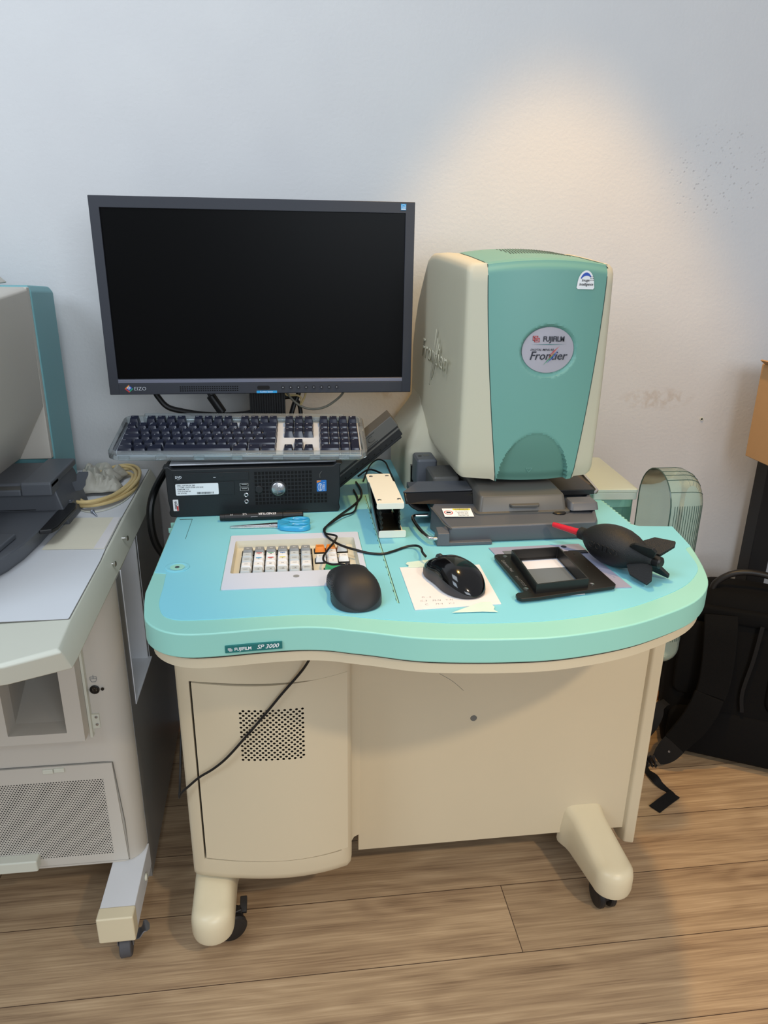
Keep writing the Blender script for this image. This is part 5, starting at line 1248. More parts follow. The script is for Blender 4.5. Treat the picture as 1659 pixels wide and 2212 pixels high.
# translucent boxes behind the scanner
for (x0, x1, y0, y1, z0_, z1_, rz_, lab, ge) in ((0.0, 0.085, 0.0, 0.225, 0.0012, 0.0150, 8, 'frosted pale green plastic case on the ledge right of the scanner head', 1), ):
    t = thing('plastic_case', lab, 'case', (0.558, 1.237, TOP), (0, 0, R(-4)))
    b = MB(); b.loft([[(x, y, z) for x, y in rrect(x0, x1, y0, y1, 0.004)] for z in (z0_, z1_)]); b.build('tray', 'frost', t, bevel=0.001, local=True)
    b = MB(); b.loft([[(x, y, z) for x, y in rrect(x0 - .0008, x1 + .0008, y0 - .0008, y1 + .0008, 0.004)] for z in (z1_ + 0.0004, z1_ + 0.0065)] + [[(x, y, z1_ + 0.0080) for x, y in rrect(x0 + .004, x1 - .004, y0 + .004, y1 - .004, 0.003)]]); b.build('lid', 'frost', t, bevel=0.0008, local=True)

# green film basket hanging at the right end of the desk
fb = thing('film_basket', 'green translucent ribbed film basket hanging at the right end of the desk', 'basket', (0.66, 1.19, 0.36))
def arch(x, ins=0.0):
    y0, y1, zb_, ztp = 1.1285 + ins, 1.250 - ins, 0.392 + ins, 0.7735 - ins
    cy, r_ = (y0 + y1) / 2, (y1 - y0) / 2; pts = []
    for k in range(17):
        a = pi * k / 16; pts.append((x, cy + r_ * cos(a), ztp - r_ * 1.05 + r_ * 1.05 * sin(a)))
    rb = max(0.004, 0.035 - ins)
    for k in range(6):
        a = pi + pi / 2 * k / 5; pts.append((x, y0 + rb + rb * cos(a), zb_ + rb + rb * sin(a)))
    for k in range(6):
        a = 1.5 * pi + pi / 2 * k / 5; pts.append((x, y1 - rb + rb * cos(a), zb_ + rb + rb * sin(a)))
    return pts
b = MB(); rr = 0.036; V = [arch(0.655), arch(0.680), arch(0.694)] + [arch(0.694 + rr * sin(R(a)), rr * (1 - cos(R(a))) ) for a in (15, 30, 45, 60, 75, 88)]
b.loft(V, cap=False); b.face(V[-1]); shell = b.build('shell', 'greenclear', fb, angle=60)
b = MB()
rim = arch(0.6548); b.tube(rim + [rim[0]], 0.0011, 6, 1); b.build('mouth_rim', 'greenline', fb)
b = MB()
for k in range(13):
    x = 0.6625 + k * 0.0046
    i_ = 0 if x < 0.694 else rr * (1 - math.sqrt(max(0, 1 - ((x - 0.694) / rr) ** 2)))
    P = arch(x, i_)[15:17]; b.tube([(p[0], p[1] - 0.0004, p[2]) for p in P] + [(x, 1.1283 + i_, 0.45)], 0.0005, 4, 1)
for k in (5, 7, 9, 10, 11, 13):
    b.tube([tuple(Vector(v[k]) + Vector((0, -0.0003, 0.0003))) for v in V], 0.0006, 4, 1)
b.build('ribs', 'greenline', fb)

# ================================================================== MINILAB ON THE LEFT
lm = thing('minilab_machine', 'large cream and teal photo minilab machine cut off by the left edge', 'photo machine', (-0.5, 1.3, 0.0))
TZ = 0.680
b = MB()
topo = [(-1.2, 0.80), (-0.60, 0.772), (-0.42, 0.783), (-0.349, 0.7925), (-0.294, 0.8215), (-0.2965, 0.889), (-0.314, 1.588), (-1.2, 1.588)]
mido = [(-1.2, 0.797), (-0.60, 0.768), (-0.42, 0.779), (-0.346, 0.789), (-0.289, 0.8185), (-0.2915, 0.888), (-0.310, 1.588), (-1.2, 1.588)]
boto = [(-1.2, 0.800), (-0.60, 0.775), (-0.42, 0.787), (-0.350, 0.799), (-0.282, 0.829), (-0.2815, 0.850), (-0.2955, 1.588), (-1.2, 1.588)]
b.loft([[(x, y, 0.642) for x, y in boto], [(x, y, 0.672) for x, y in mido], [(x, y, TZ - (0.004 if y < 0.85 else 0)) for x, y in topo]])
b.build('tabletop', 'lmborder', lm, bevel=0.0022)
mat_ = [(-1.19, 0.8905), (-0.3000, 0.8900), (-0.2988, 0.892), (-0.3030, 1.080), (-0.306, 1.130), (-0.311, 1.272), (-0.3165, 1.583), (-1.19, 1.583)]
b = MB(); b.prism([(x + 0.0012 if x > -1 else x, y - 0.0012 if y < 1 else y) for x, y in mat_], TZ - 0.0002, TZ + 0.0004); b.build('mat_edge', 'gapc', lm)
b = MB(); b.prism(mat_, TZ, TZ + 0.0009); tag(b.build('table_mat', 'lmwhite', lm), 'white table mat')
# cabinet with its rounded corner, side recess, and a side greyed to carry its shade
def corner(z, x1=-0.287, xb=-0.299, yf=1.050, r_=0.040):
    pts = [(-1.2, yf, z)]
    for k in range(9):
        a = R(-90 + 90 * k / 8); pts.append((x1 - r_ + r_ * cos(a), yf + r_ + r_ * sin(a), z))
    pts += [(xb, 1.50, z), (-1.2, 1.50, z)]
    return pts
b = MB(); b.loft([corner(0.112), corner(0.645)])
cabn = b.build('cabinet_body', 'lmcream', lm, angle=20)
bpy.context.view_layer.update()
c = MB(); c.prism([(-0.343, 1.1285), (-0.25, 1.1285), (-0.25, 1.2825), (-0.343, 1.2825)], 0.388, 0.640); cut(cabn, c.build('cutter', 'lmcream'))
c = MB(); c.loft([[(-0.338, 0.9, z) for z in ()] or [(x, 1.04, z) for x, z in ((-0.74, 0.410), (-0.368, 0.410), (-0.368, 0.58), (-0.74, 0.58))], [(x, 1.245, z) for x, z in ((-0.74, 0.410), (-0.368, 0.410), (-0.368, 0.58), (-0.74, 0.58))]]); cut(cabn, c.build('cutter', 'lmcream'))
b = MB(); b.prism([(-0.2967, 1.466), (-0.2967, 1.468), (-0.2980, 1.468), (-0.2980, 1.466)], 0.18, 0.641); b.build('side_seam', 'gapc', lm)
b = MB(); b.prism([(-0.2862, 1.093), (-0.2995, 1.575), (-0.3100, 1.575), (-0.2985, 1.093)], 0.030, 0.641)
sp_ = b.build('side_panel', 'lmshade', lm)
bpy.context.view_layer.update()
c = MB(); c.box(-0.33, -0.25, 1.1285, 1.2825, 0.388, 0.66); cut(sp_, c.build('cutter', 'lmshade'))
b = MB()
for (y0, y1, z0_, z1_) in ((1.1265, 1.1285, 0.386, 0.642), (1.2825, 1.2845, 0.386, 0.642), (1.1285, 1.2825, 0.386, 0.3885)):
    xa = -0.2862 - (y0 - 1.09) * 0.0294; b.box(xa - 0.004, xa + 0.0014, y0, y1, z0_, z1_)
b.box(-0.3425, -0.2895, 1.1287, 1.2823, 0.3882, 0.3890); b.box(-0.3429, -0.3420, 1.1287, 1.2823, 0.389, 0.6398); b.box(-0.342, -0.2925, 1.2760, 1.2840, 0.389, 0.6398); b.box(-0.342, -0.2895, 1.1270, 1.1300, 0.389, 0.6398)
b.build('recess_frame', 'lmwhite', lm)
# open cubby under the table
b = MB()
X0_, X1_ = -0.85, -0.3430
for bx in ((X0_, X1_, 1.015, 1.049, 0.3975, 0.4145), (X0_, X1_, 1.015, 1.049, 0.555, 0.640), (-0.369, X1_, 1.015, 1.049, 0.4145, 0.5550), (-0.480, -0.4575, 1.015, 1.049, 0.4145, 0.5550)): b.box(*bx)
b.build('cubby', 'lmcream', lm)
b = MB(); q1 = ((-0.4575, 0.4145), (-0.369, 0.4145), (-0.369, 0.555), (-0.4575, 0.555)); q2 = ((-0.490, 0.4300), (-0.373, 0.4300), (-0.373, 0.555), (-0.490, 0.555))
b.loft([[(x, 1.048, z) for x, z in q1], [(x, 1.24, z) for x, z in q2]], cap=False); b.face([(x, 1.24, z) for x, z in q2]); b.build('cubby_lining', 'lmcream', lm, smooth=False)
b = MB(); b.box(-0.3425, -0.3385, 1.040, 1.0495, 0.3850, 0.642); b.build('cubby_flange', 'lmborder', lm)
# mouse socket and printed symbol
b = MB(); b.lathe([(0.0078, 0), (0.0078, 0.0015), (0.0062, 0.0022), (0.0052, 0.0010), (0, 0.0010)], (-0.3285, 1.0495, 0.4695), (0, -1, 0), 24); b.mi = 1
for k in range(5): a = R(-30 + 60 * k); b.cyl((-0.3285 + 0.003 * cos(a), 1.0485, 0.4695 + 0.003 * sin(a)), (-0.3285 + 0.003 * cos(a), 1.0480, 0.4695 + 0.003 * sin(a)), 0.0006, seg=6)
b.mi = 0
for sx_ in (-0.0125, 0.0120): b.lathe([(0.0028, 0), (0.0026, 0.0012), (0, 0.0016)], (-0.3285 + sx_, 1.0495, 0.4695), (0, -1, 0), 12)
b.build('socket', ['blackgloss', 'steel'], lm)
b = MB()
def outl(P, w_=0.0004):
    for (x0, z0_), (x1, z1_) in zip(P, P[1:]): b.cyl((x0, 1.0495, z0_), (x1, 1.0495, z1_), w_, seg=4)
ox, oz = -0.3285, 0.4895
outl([(ox - .005, oz + .003), (ox + .005, oz + .003), (ox + .005, oz - .002), (ox + .003, oz - .006), (ox - .003, oz - .006), (ox - .005, oz - .002), (ox - .005, oz + .003)]); outl([(ox - .005, oz - .0005), (ox + .005, oz - .0005)]); outl([(ox, oz - .0005), (ox, oz + .0065)])
b.build('mouse_symbol', 'inkgrey', lm)
# hinge plate beside the cubby
b = MB(); b.prism([(-0.3450, 0.390), (-0.3440, 0.410), (-0.3385, 0.424), (-0.3270, 0.424), (-0.3270, 0.398), (-0.3370, 0.397), (-0.3385, 0.388)], 1.0470, 1.0500, 'y'); b.mi = 1
for z_ in (0.419, 0.405): b.lathe([(0.0024, 0), (0.0022, 0.0012), (0, 0.0016)], (-0.3315, 1.0470, z_), (0, -1, 0), 14)
b.build('hinge_plate', ['lmborder', 'steel'], lm)
# perforated lower door
b = MB(); fr_ = [(-1.0, 0.1195), (-0.311, 0.1195), (-0.3175, 0.327), (-1.0, 0.327)]
gx0, gx1, gz0, gz1 = -0.800, -0.3345, 0.1350, 0.2960
b.loft([[(x, 1.0495, z) for x, z in fr_], [(x, 1.0470, z) for x, z in fr_], [(x, 1.0470, z) for x, z in ((gx0, gz0), (gx1, gz0), (gx1, gz1), (gx0, gz1))], [(x, 1.0480, z) for x, z in ((gx0, gz0), (gx1, gz0), (gx1, gz1), (gx0, gz1))]], cap=False)
nx, nz = 104, 44
perforated(b, nx, nz, lambda i, j: (gx0 + (gx1 - gx0) * min(i, nx) / nx, 1.0480, gz0 + (gz1 - gz0) * j / nz), hole=0.33, seg=6)
b.mi = 1; b.face([(gx0, 1.0488, gz0), (gx1, 1.0488, gz0), (gx1, 1.0488, gz1), (gx0, 1.0488, gz1)])
b.mi = 0
ld = b.build('perforated_door', ['lmcream', 'pchole'], lm, smooth=False)
b = MB(); b.box(-0.4285, -0.4115, 1.044, 1.049, 0.3150, 0.3235); b.box(-0.4105, -0.3935, 1.044, 1.049, 0.3165, 0.3245); b.build('door_latch', 'lmborder', ld, bevel=0.0012)
b = MB(); b.box(-0.80, -0.4575, 1.030, 1.052, 0.1245, 0.1475); b.build('door_pull', 'lmborder', ld, bevel=0.003)
b = MB(); b.tube([(-1.0, 1.0492, 0.3285), (-0.330, 1.0492, 0.3285), (-0.3165, 1.0492, 0.327), (-0.3095, 1.0492, 0.20), (-0.3095, 1.0492, 0.118), (-1.0, 1.0492, 0.118)], 0.0007, 5, 1); b.build('door_seam', 'gapc', lm)
# foot beam and caster
b = MB(); b.loft([[(x, y, z) for x, y in ((-0.3405, 0.935), (-0.2835, 0.935), (-0.2845, 1.09), (-0.3405, 1.09))] for z in (0.062, 0.1115)]); b.build('foot_beam', 'lmwhite', lm, bevel=0.0015)
b = MB(); b.box(-0.3415, -0.2825, 0.9300, 0.955, 0.0605, 0.1125); b.build('end_cap', 'foot', lm, bevel=0.003)
b = MB(); b.lathe([(0.0065, 0), (0.0065, 0.002), (0.005, 0.004), (0, 0.0042)], (-0.2835, 1.035, 0.088), (1, 0, 0), 20); b.mi = 1; b.box(-0.2797, -0.2790, 1.0345, 1.0355, 0.0825, 0.0935); b.build('bolt', ['lmborder', 'gapb'], lm)
b = MB(); b.hexa([(-0.318, 0.955, 0.045), (-0.296, 0.955, 0.045), (-0.296, 0.985, 0.045), (-0.318, 0.985, 0.045), (-0.322, 0.950, 0.061), (-0.292, 0.950, 0.061), (-0.292, 0.992, 0.061), (-0.322, 0.992, 0.061)])
b.hexa([(-0.3215, 0.955, 0.022), (-0.3195, 0.955, 0.022), (-0.3195, 0.975, 0.022), (-0.3215, 0.975, 0.022), (-0.3215, 0.955, 0.050), (-0.3195, 0.955, 0.050), (-0.3195, 0.985, 0.050), (-0.3215, 0.985, 0.050)])
b.hexa([(-0.2965, 0.955, 0.022), (-0.2945, 0.955, 0.022), (-0.2945, 0.975, 0.022), (-0.2965, 0.975, 0.022), (-0.2965, 0.955, 0.050), (-0.2945, 0.955, 0.050), (-0.2945, 0.985, 0.050), (-0.2965, 0.985, 0.050)])
cs_ = b.build('caster', 'zinc', lm, bevel=0.0006)
b = MB(); b.lathe([(0.005, -0.0095), (0.0215, -0.0095), (0.0235, -0.008), (0.0235, 0.008), (0.0215, 0.0095), (0.005, 0.0095)], (-0.308, 0.962, 0.0237), (1, 0.12, 0), 32); b.build('wheel', 'tyre', cs_)
b = MB(); b.ribbon([(-0.2915, 0.968, 0.034), (-0.284, 0.966, 0.037), (-0.277, 0.970, 0.046), (-0.270, 0.972, 0.042)], (0, 1, 0), [0.020, 0.022, 0.026, 0.010], 0.0018); b.build('brake_lever', 'zinc', cs_)
# rail pins on the edge of the table
for y, z in ((1.209, 0.666), (1.111, 0.661)):
    b = MB(); x0 = -0.3005; b.cyl((x0, y, z), (x0 + 0.010, y, z), 0.0017, seg=12); b.lathe([(0.0017, 0.0), (0.0042, 0.0015), (0.0048, 0.0035), (0.0030, 0.0045), (0, 0.0045)], (x0 + 0.0085, y, z), (1, 0, 0), 20); b.build('rail_pin', 'chrome', lm)
# upper housing
b = MB()
P1 = lambda y: [(-0.46, y, 0.858), (-0.4585, y, 1.066 + (y - 1.415) * 0.05), (-0.466, y, 1.0705 + (y - 1.415) * 0.05), (-1.2, y, 1.078), (-1.2, y, 0.757), (-0.516, y, 0.757)]
b.loft([P1(0.85), P1(1.10), P1(1.409)]); b.build('side_housing', 'lmcream', lm, bevel=0.003)
b = MB(); b.box(-1.2, -0.4600, 1.409, 1.424, 0.7555, 1.0695); b.build('rear_housing', 'lmcream', lm, bevel=0.002)
b = MB(); b.loft([[(-1.2, 1.424, TZ + 0.001), (-0.4575, 1.424, TZ + 0.001), (-0.4575, 1.552, TZ + 0.001), (-1.2, 1.552, TZ + 0.001)], [(-1.2, 1.424, 1.062), (-0.4575, 1.424, 1.062), (-0.4575, 1.552, 1.054), (-1.2, 1.552, 1.054)], [(-1.2, 1.428, 1.0725), (-0.4640, 1.428, 1.0725), (-0.4640, 1.548, 1.0645), (-1.2, 1.548, 1.0645)]])
tag(b.build('teal_column', 'teal', lm, bevel=0.003), 'teal rear column')
b = MB(); b.loft([[(-1.0, 1.35, 1.076), (-0.520, 1.38, 1.073), (-0.520, 1.50, 1.073), (-1.0, 1.50, 1.076)], [(-1.0, 1.35, 1.110), (-0.541, 1.39, 1.096), (-0.541, 1.49, 1.096), (-1.0, 1.49, 1.110)]]); b.build('top_cover', 'lmcream', lm, bevel=0.004)
# its own film carrier
cr_ = thing('film_carrier', 'charcoal film carrier standing on the white table mat of the left machine', 'film carrier', (-0.46, 1.15, TZ + 0.001))
b = MB()
b.loft([[(-0.9, 1.242, 0.6815), (-0.3905, 1.242, 0.6815), (-0.3905, 1.372, 0.6815), (-0.9, 1.372, 0.6815)], [(-0.9, 1.235, 0.744), (-0.4035, 1.235, 0.744), (-0.4085, 1.372, 0.744), (-0.9, 1.372, 0.744)], [(-0.9, 1.240, 0.760), (-0.4100, 1.240, 0.760), (-0.4160, 1.370, 0.760), (-0.9, 1.370, 0.760)]])
b.build('housing', 'charcoal', cr_, bevel=0.003)
b = MB(); b.box(-0.9, -0.4540, 1.2165, 1.26, 0.7435, 0.7550); b.box(-0.4535, -0.4045, 1.2165, 1.26, 0.7435, 0.7655); b.box(-0.4535, -0.4045, 1.2180, 1.3695, 0.7550, 0.7672); b.build('hood', 'charcoal', cr_, bevel=0.0028, seg=3)
b = MB(); b.box(-0.9, -0.4540, 1.2185, 1.37, 0.7490, 0.7556); b.build('hood_slope', 'charlid', cr_, bevel=0.002)
b = MB(); b.box(-0.9, -0.4420, 1.2385, 1.246, 0.7115, 0.743); b.build('slot', 'pchole', cr_)
shelf = [(-0.9, 0.93), (-0.55, 0.935), (-0.475, 0.965), (-0.438, 1.000), (-0.4225, 1.040), (-0.4135, 1.085), (-0.4085, 1.150), (-0.4075, 1.240), (-0.9, 1.240)]
b = MB(); b.loft([[(x - 0.006 * (x > -.8), y + 0.010 * (y < 1.2), 0.6815) for x, y in shelf], [(x - 0.003 * (x > -.8), y + .004 * (y < 1.2), 0.690) for x, y in shelf], [(x, y, 0.7085) for x, y in shelf], [(x - 0.002 * (x > -.8), y + .002 * (y < 1.2), 0.7105) for x, y in shelf]]); b.build('shelf', 'charcoal', cr_, angle=40)
b = MB(); b.loft([[(x, y, z) for x, y in ((-0.9, 0.95), (-0.52, 0.955), (-0.455, 0.995), (-0.4375, 1.035), (-0.4310, 1.110), (-0.9, 1.115))] for z in (0.7106, 0.7190)]); b.build('raised_step', 'charcoal', cr_, bevel=0.0025)
b = MB(); b.loft([[(x, y, z) for x, y in ((-0.4080, 1.140), (-0.3895, 1.145), (-0.3840, 1.160), (-0.3800, 1.250), (-0.3835, 1.270), (-0.3890, 1.278), (-0.4060, 1.276))] for z in (0.7035, 0.7110)]); b.build('lever', 'black', cr_, bevel=0.002)
b = MB(); b.box(-0.4055, -0.3935, 1.276, 1.292, 0.7060, 0.7115); b.lathe([(0.0035, 0), (0.003, 0.002), (0, 0.0022)], (-0.3985, 1.284, 0.7115), seg=14); b.build('lever_pivot', 'charcoal', cr_, bevel=0.0006)
b = MB(); b.prism([(-0.4110, 0.713), (-0.3880, 0.7175), (-0.3815, 0.726), (-0.3800, 0.735), (-0.3745, 0.745), (-0.3735, 0.7515), (-0.3900, 0.7515), (-0.3940, 0.7480), (-0.3960, 0.735), (-0.4120, 0.730)], 1.3290, 1.3310, 'y'); b.build('hook_plate', 'charcoal', cr_)

# things lying on the left machine
b = MB(); b.prism([(-0.4045, 1.1310), (-0.3065, 1.1260), (-0.3115, 1.2720), (-0.3985, 1.2760)], TZ + 0.0016, TZ + 0.0022); b.mi = 1; b.prism([(-0.3240, 1.1275), (-0.3070, 1.1265), (-0.3118, 1.2715), (-0.3240, 1.2725)], TZ + 0.0022, TZ + 0.0025)
tag(b.build('card_sheet', ['cardp', 'paper'], None), 'cream card sheet lying on the white mat of the left machine', 'card')
sw = thing('screw', 'small dark metal screw lying on the white mat of the left machine', 'screw', (-0.3665, 1.300, TZ + 0.0044), (0, 0, R(-58)))
b = MB(); b.lathe([(0.0, -0.003), (0.0036, -0.0025), (0.0040, -0.0005), (0.0022, 0.0008)], (0, 0, 0), (1, 0, -0.05), 16); b.build('head', 'zinc', sw, local=True)
b = MB(); b.lathe([(0.0020, 0.0)] + [(0.0018 + 0.0006 * (k % 2) - 0.0010 * (k / 22), 0.002 + k * 0.0009) for k in range(22)] + [(0.0001, 0.0235)], (0, 0, 0), (1, 0, -0.12), 10); b.build('thread', 'zinc', sw, local=True)
b = MB(); pts = []; random.seed(11)
for k in range(64):
    a = 2 * pi * k / 14.2; lp = k / 14.2
    rx_, ry_ = 0.048 + 0.007 * sin(lp * 2.3), 0.112 + 0.012 * cos(lp * 1.7)
    pts.append((-0.3700 + 0.004 * sin(lp * 3) + rx_ * cos(a) + 0.010 * sin(a), 1.430 + ry_ * sin(a) + 0.010 * cos(lp * 2), TZ + 0.0055 + 0.0030 * lp + 0.003 * sin(a * 1.5 + lp)))
b.tube(pts, 0.0034, 10, 4)
tag(b.build('network_cable', ['beigecord'], None), 'cream network cable coiled up on the left machine', 'cable')
b = MB(); pts = []
for k in range(17):
    a = pi * 0.9 + pi * 1.15 * k / 16; pts.append((-0.368 + 0.052 * cos(a), 1.425 + 0.122 * sin(a), TZ + 0.0028))
b.tube(pts, 0.0010, 6, 3); tag(b.build('thin_cable', 'lmborder', None), 'thin pale cable looping just outside the coiled network cable', 'cable')
# crumpled plastic bag
b = MB(); rows = []; random.seed(5)
from mathutils import noise
for j in range(30):
    v = j / 29; row = []
    for i in range(40):
        u = i / 39
        x = -0.437 + 0.092 * u - 0.012 * v + 0.006 * sin(v * 9); y = 1.395 + 0.145 * v + 0.02 * (u - 0.5) * (1 - v)
        e = min(u, 1 - u, v, 1 - v) * 6
        n1_ = abs(noise.noise(Vector((u * 3.2 + v * 1.5, v * 2.6 - u, 0.3)))); n2_ = abs(noise.noise(Vector((u * 7 - v * 3, v * 6, 2.7))))
        z = TZ + 0.0085 + min(1, e) * (0.012 + 0.034 * n1_ + 0.014 * n2_)
        row.append((x + 0.006 * n2_, y + 0.006 * n1_, z))
    rows.append(row)
b.grid(rows); o = b.build('plastic_bag', 'cloth', None, angle=25); q = o.modifiers.new('thickness', 'SOLIDIFY'); q.thickness = 0.0006
tag(o, 'crumpled grey plastic bag lying inside the coiled network cable', 'bag')

# ================================================================== CABLES
def cable(name, pts, r_, mm, lab, cat='cable', n=5):
    b = MB(); b.tube(pts, r_, 10, n); return tag(b.build(name, mm, None), lab, cat)
z = TOP + 0.0032
cable('mouse_cable', [(0.190, 0.9745, 0.7130), (0.187, 0.986, 0.7150), (0.1895, 1.012, 0.7110), (0.1860, 1.030, 0.7075), (0.176, 1.036, 0.7050), (0.165, 1.034, z), (0.148, 1.022, z), (0.130, 1.013, z), (0.110, 1.018, z), (0.092, 1.029, z + 0.001), (0.075, 1.044, z + 0.001), (0.061, 1.062, z + 0.0015), (0.050, 1.088, z + 0.001), (0.0465, 1.112, z + 0.0015), (0.053, 1.140, z + 0.001), (0.078, 1.192, z), (0.105, 1.240, z), (0.123, 1.285, z), (0.127, 1.330, z), (0.122, 1.380, z)],
      0.0019, 'cord', 'black cable running back in a curve from the glossy mouse')
cable('mouse_cable', [(0.0700, 0.9560, 0.7125), (0.0620, 0.9630, 0.7110), (0.0500, 0.9740, 0.7065), (0.0405, 0.9900, 0.7045), (0.0400, 1.0080, 0.7045), (0.0475, 1.0330, 0.7045), (0.0580, 1.0580, 0.7060), (0.0640, 1.0720, 0.7105), (0.0580, 1.0880, 0.7075), (0.0470, 1.1030, 0.7050), (0.0465, 1.1240, 0.7045), (0.0560, 1.1430, 0.7045), (0.080, 1.178, z + .003), (0.101, 1.200, z + .001), (0.1100, 1.2350, z), (0.1160, 1.2800, z), (0.1130, 1.330, z)],
      0.0017, 'cord', 'black cable running back from the matte mouse across the key panel')
cable('thin_cable', [(0.137, 1.385, z), (0.160, 1.475, z + 0.006), (0.180, 1.505, z + 0.010), (0.195, 1.500, z + 0.006), (0.199, 1.470, z), (0.199, 1.405, z), (0.1985, 1.375, z)], 0.0017, 'cord', 'thin black cable looping below the tilted black box')
cable('thin_cable', [(0.130, 1.420, z), (0.155, 1.445, z + 0.006), (0.178, 1.425, z + 0.003), (0.187, 1.395, z), (0.187, 1.370, z)], 0.0020, 'cord', 'short black cable bending below the lower end of the tilted black box')
cable('front_cable', [(0.034, 0.905, 0.642), (0.018, 0.930, 0.585), (0.0030, 0.946, 0.548), (-0.029, 0.9465, 0.508), (-0.058, 0.9470, 0.470), (-0.088, 0.9480, 0.432), (-0.117, 0.9510, 0.396), (-0.140, 0.957, 0.372), (-0.162, 0.963, 0.354), (-0.180, 0.966, 0.336), (-0.1935, 0.967, 0.322), (-0.1975, 0.969, 0.312), (-0.1975, 0.975, 0.318), (-0.1965, 0.990, 0.345), (-0.198, 1.05, 0.40)],
      0.0020, 'cord', 'black cable hanging across the cabinet door below the desk')
cable('power_cable', [(-0.236, 1.56, 0.735), (-0.240, 1.46, 0.738), (-0.2455, 1.38, 0.735), (-0.2560, 1.32, 0.718), (-0.2640, 1.30, 0.690), (-0.2650, 1.295, 0.655), (-0.2600, 1.295, 0.620), (-0.2470, 1.30, 0.590), (-0.2350, 1.31, 0.560), (-0.232, 1.32, 0.42), (-0.240, 1.34, 0.02)], 0.0068, 'cord', 'thick black power cable hanging between the desk and the left machine')
cable('monitor_cable', [(-0.262, 1.485, 0.935), (-0.268, 1.480, 0.875), (-0.262, 1.480, 0.856), (-0.246, 1.480, 0.838), (-0.215, 1.480, 0.829), (-0.180, 1.480, 0.823), (-0.135, 1.480, 0.8205), (-0.095, 1.480, 0.823), (-0.06, 1.485, 0.83)], 0.0056, 'cord', 'thick black cable sagging from the lower left of the monitor')
fc = cable('monitor_cable', [(-0.172, 1.472, 0.93), (-0.166, 1.470, 0.872), (-0.157, 1.470, 0.857), (-0.142, 1.470, 0.833), (-0.135, 1.470, 0.822), (-0.128, 1.472, 0.806)], 0.0028, 'cord', 'black cable with a ferrite lump below the left half of the monitor')
b = MB(); b.cyl((-0.1610, 1.470, 0.8635), (-0.1390, 1.470, 0.8275), 0.0092, seg=20); b.build('ferrite_lump', 'black', fc, bevel=0.002)
cable('monitor_cable', [(0.024, 1.480, 0.93), (0.015, 1.478, 0.870), (0.005, 1.474, 0.845), (-0.003, 1.470, 0.820), (-0.005, 1.468, 0.806)], 0.0050, 'cord', 'black cable slanting down just right of the monitor stand')
cable('monitor_cable', [(-0.040, 1.50, 0.845), (-0.010, 1.500, 0.8525), (0.005, 1.498, 0.850), (0.014, 1.496, 0.838), (0.017, 1.494, 0.822), (0.016, 1.49, 0.806)], 0.0044, 'cord', 'short black cable arching right of the monitor stand')
cable('monitor_cable', [(-0.014, 1.475, 0.905), (-0.010, 1.470, 0.870), (0.004, 1.468, 0.850), (0.022, 1.466, 0.838), (0.042, 1.466, 0.8335), (0.064, 1.466, 0.837), (0.084, 1.466, 0.848), (0.103, 1.466, 0.866), (0.112, 1.47, 0.89)], 0.0024, 'greycord', 'thin grey cable sagging below the right half of the monitor')
cable('monitor_cable', [(0.034, 1.465, 0.905), (0.027, 1.463, 0.865), (0.020, 1.463, 0.848), (0.017, 1.465, 0.844), (0.019, 1.467, 0.855), (0.010, 1.467, 0.862), (-0.010, 1.470, 0.862), (-0.018, 1.47, 0.875)], 0.0020, 'beigecord', 'thin cream cable looped beside the monitor stand')

# ================================================================== RIGHT SIDE: RACK, CARTON, BACKPACK
rk = thing('storage_rack', 'black steel rack post and shelf at the right edge behind the backpack', 'rack', (1.3, 1.4, 0))
b = MB(); b.box(1.116, 1.167, 1.528, 1.572, 0.0, 0.690); b.build('post', 'rack', rk, bevel=0.002)
b = MB(); b.box(1.120, 1.7, 0.95, 1.572, 0.690, 0.7035); b.build('shelf', 'rack', rk, bevel=0.001)
b = MB(); b.box(1.652, 1.7, 1.528, 1.572, 0.0, 0.690); b.build('post', 'rack', rk, bevel=0.002)
b = MB(); b.box(1.652, 1.7, 0.95, 0.997, 0.0, 0.690); b.build('post', 'rack', rk, bevel=0.002)
bx = thing('cardboard_box', 'brown cardboard box on the black rack at the right edge', 'box', (1.2, 1.3, 0.7045))
b = MB(); b.box(1.033, 1.40, 1.10, 1.503, 0.7045, 0.9150); b.build('carton', 'cardboard', bx, bevel=0.002)
b = MB(); b.hexa([(1.033, 1.12, 0.9152), (1.036, 1.12, 0.9152), (1.036, 1.495, 0.9152), (1.033, 1.495, 0.9152), (1.018, 1.13, 0.927), (1.021, 1.13, 0.928), (1.021, 1.49, 0.926), (1.018, 1.49, 0.924)]); b.build('flap', 'cardboard', bx)

bp_ = thing('backpack', 'black backpack with padded straps leaning at the right beside the desk', 'backpack', (0.858, 1.368, 0.0), (0, 0, R(-28)))
def bring(z, w0, w1, d0, d1, r_=0.03):   # local: x 0..w along the front, y 0 front .. depth
    return [(x, y, z) for x, y in rrect(w0, w1, d0, d1, r_, 6)]
b = MB(); b.loft([bring(0.006, 0.015, 0.335, 0.025, 0.165), bring(0.015, 0.003, 0.350, 0.012, 0.178, .035), bring(0.06, -0.008, 0.358, 0.006, 0.185, .04), bring(0.12, -0.014, 0.360, 0.014, 0.190, .045), bring(0.20, -0.014, 0.358, 0.024, 0.192, .045),
                  bring(0.28, -0.006, 0.350, 0.036, 0.195, .045), bring(0.34, 0.006, 0.338, 0.046, 0.190, .045), bring(0.385, 0.022, 0.322, 0.058, 0.182, .045), bring(0.410, 0.045, 0.300, 0.072, 0.165, .035), bring(0.418, 0.075, 0.27, 0.09, 0.15, .02)])
b.build('body', 'bag', bp_, local=True, angle=60)
fy = lambda z: 0.006 + (0.052 - 0.006) * (z / 0.385)
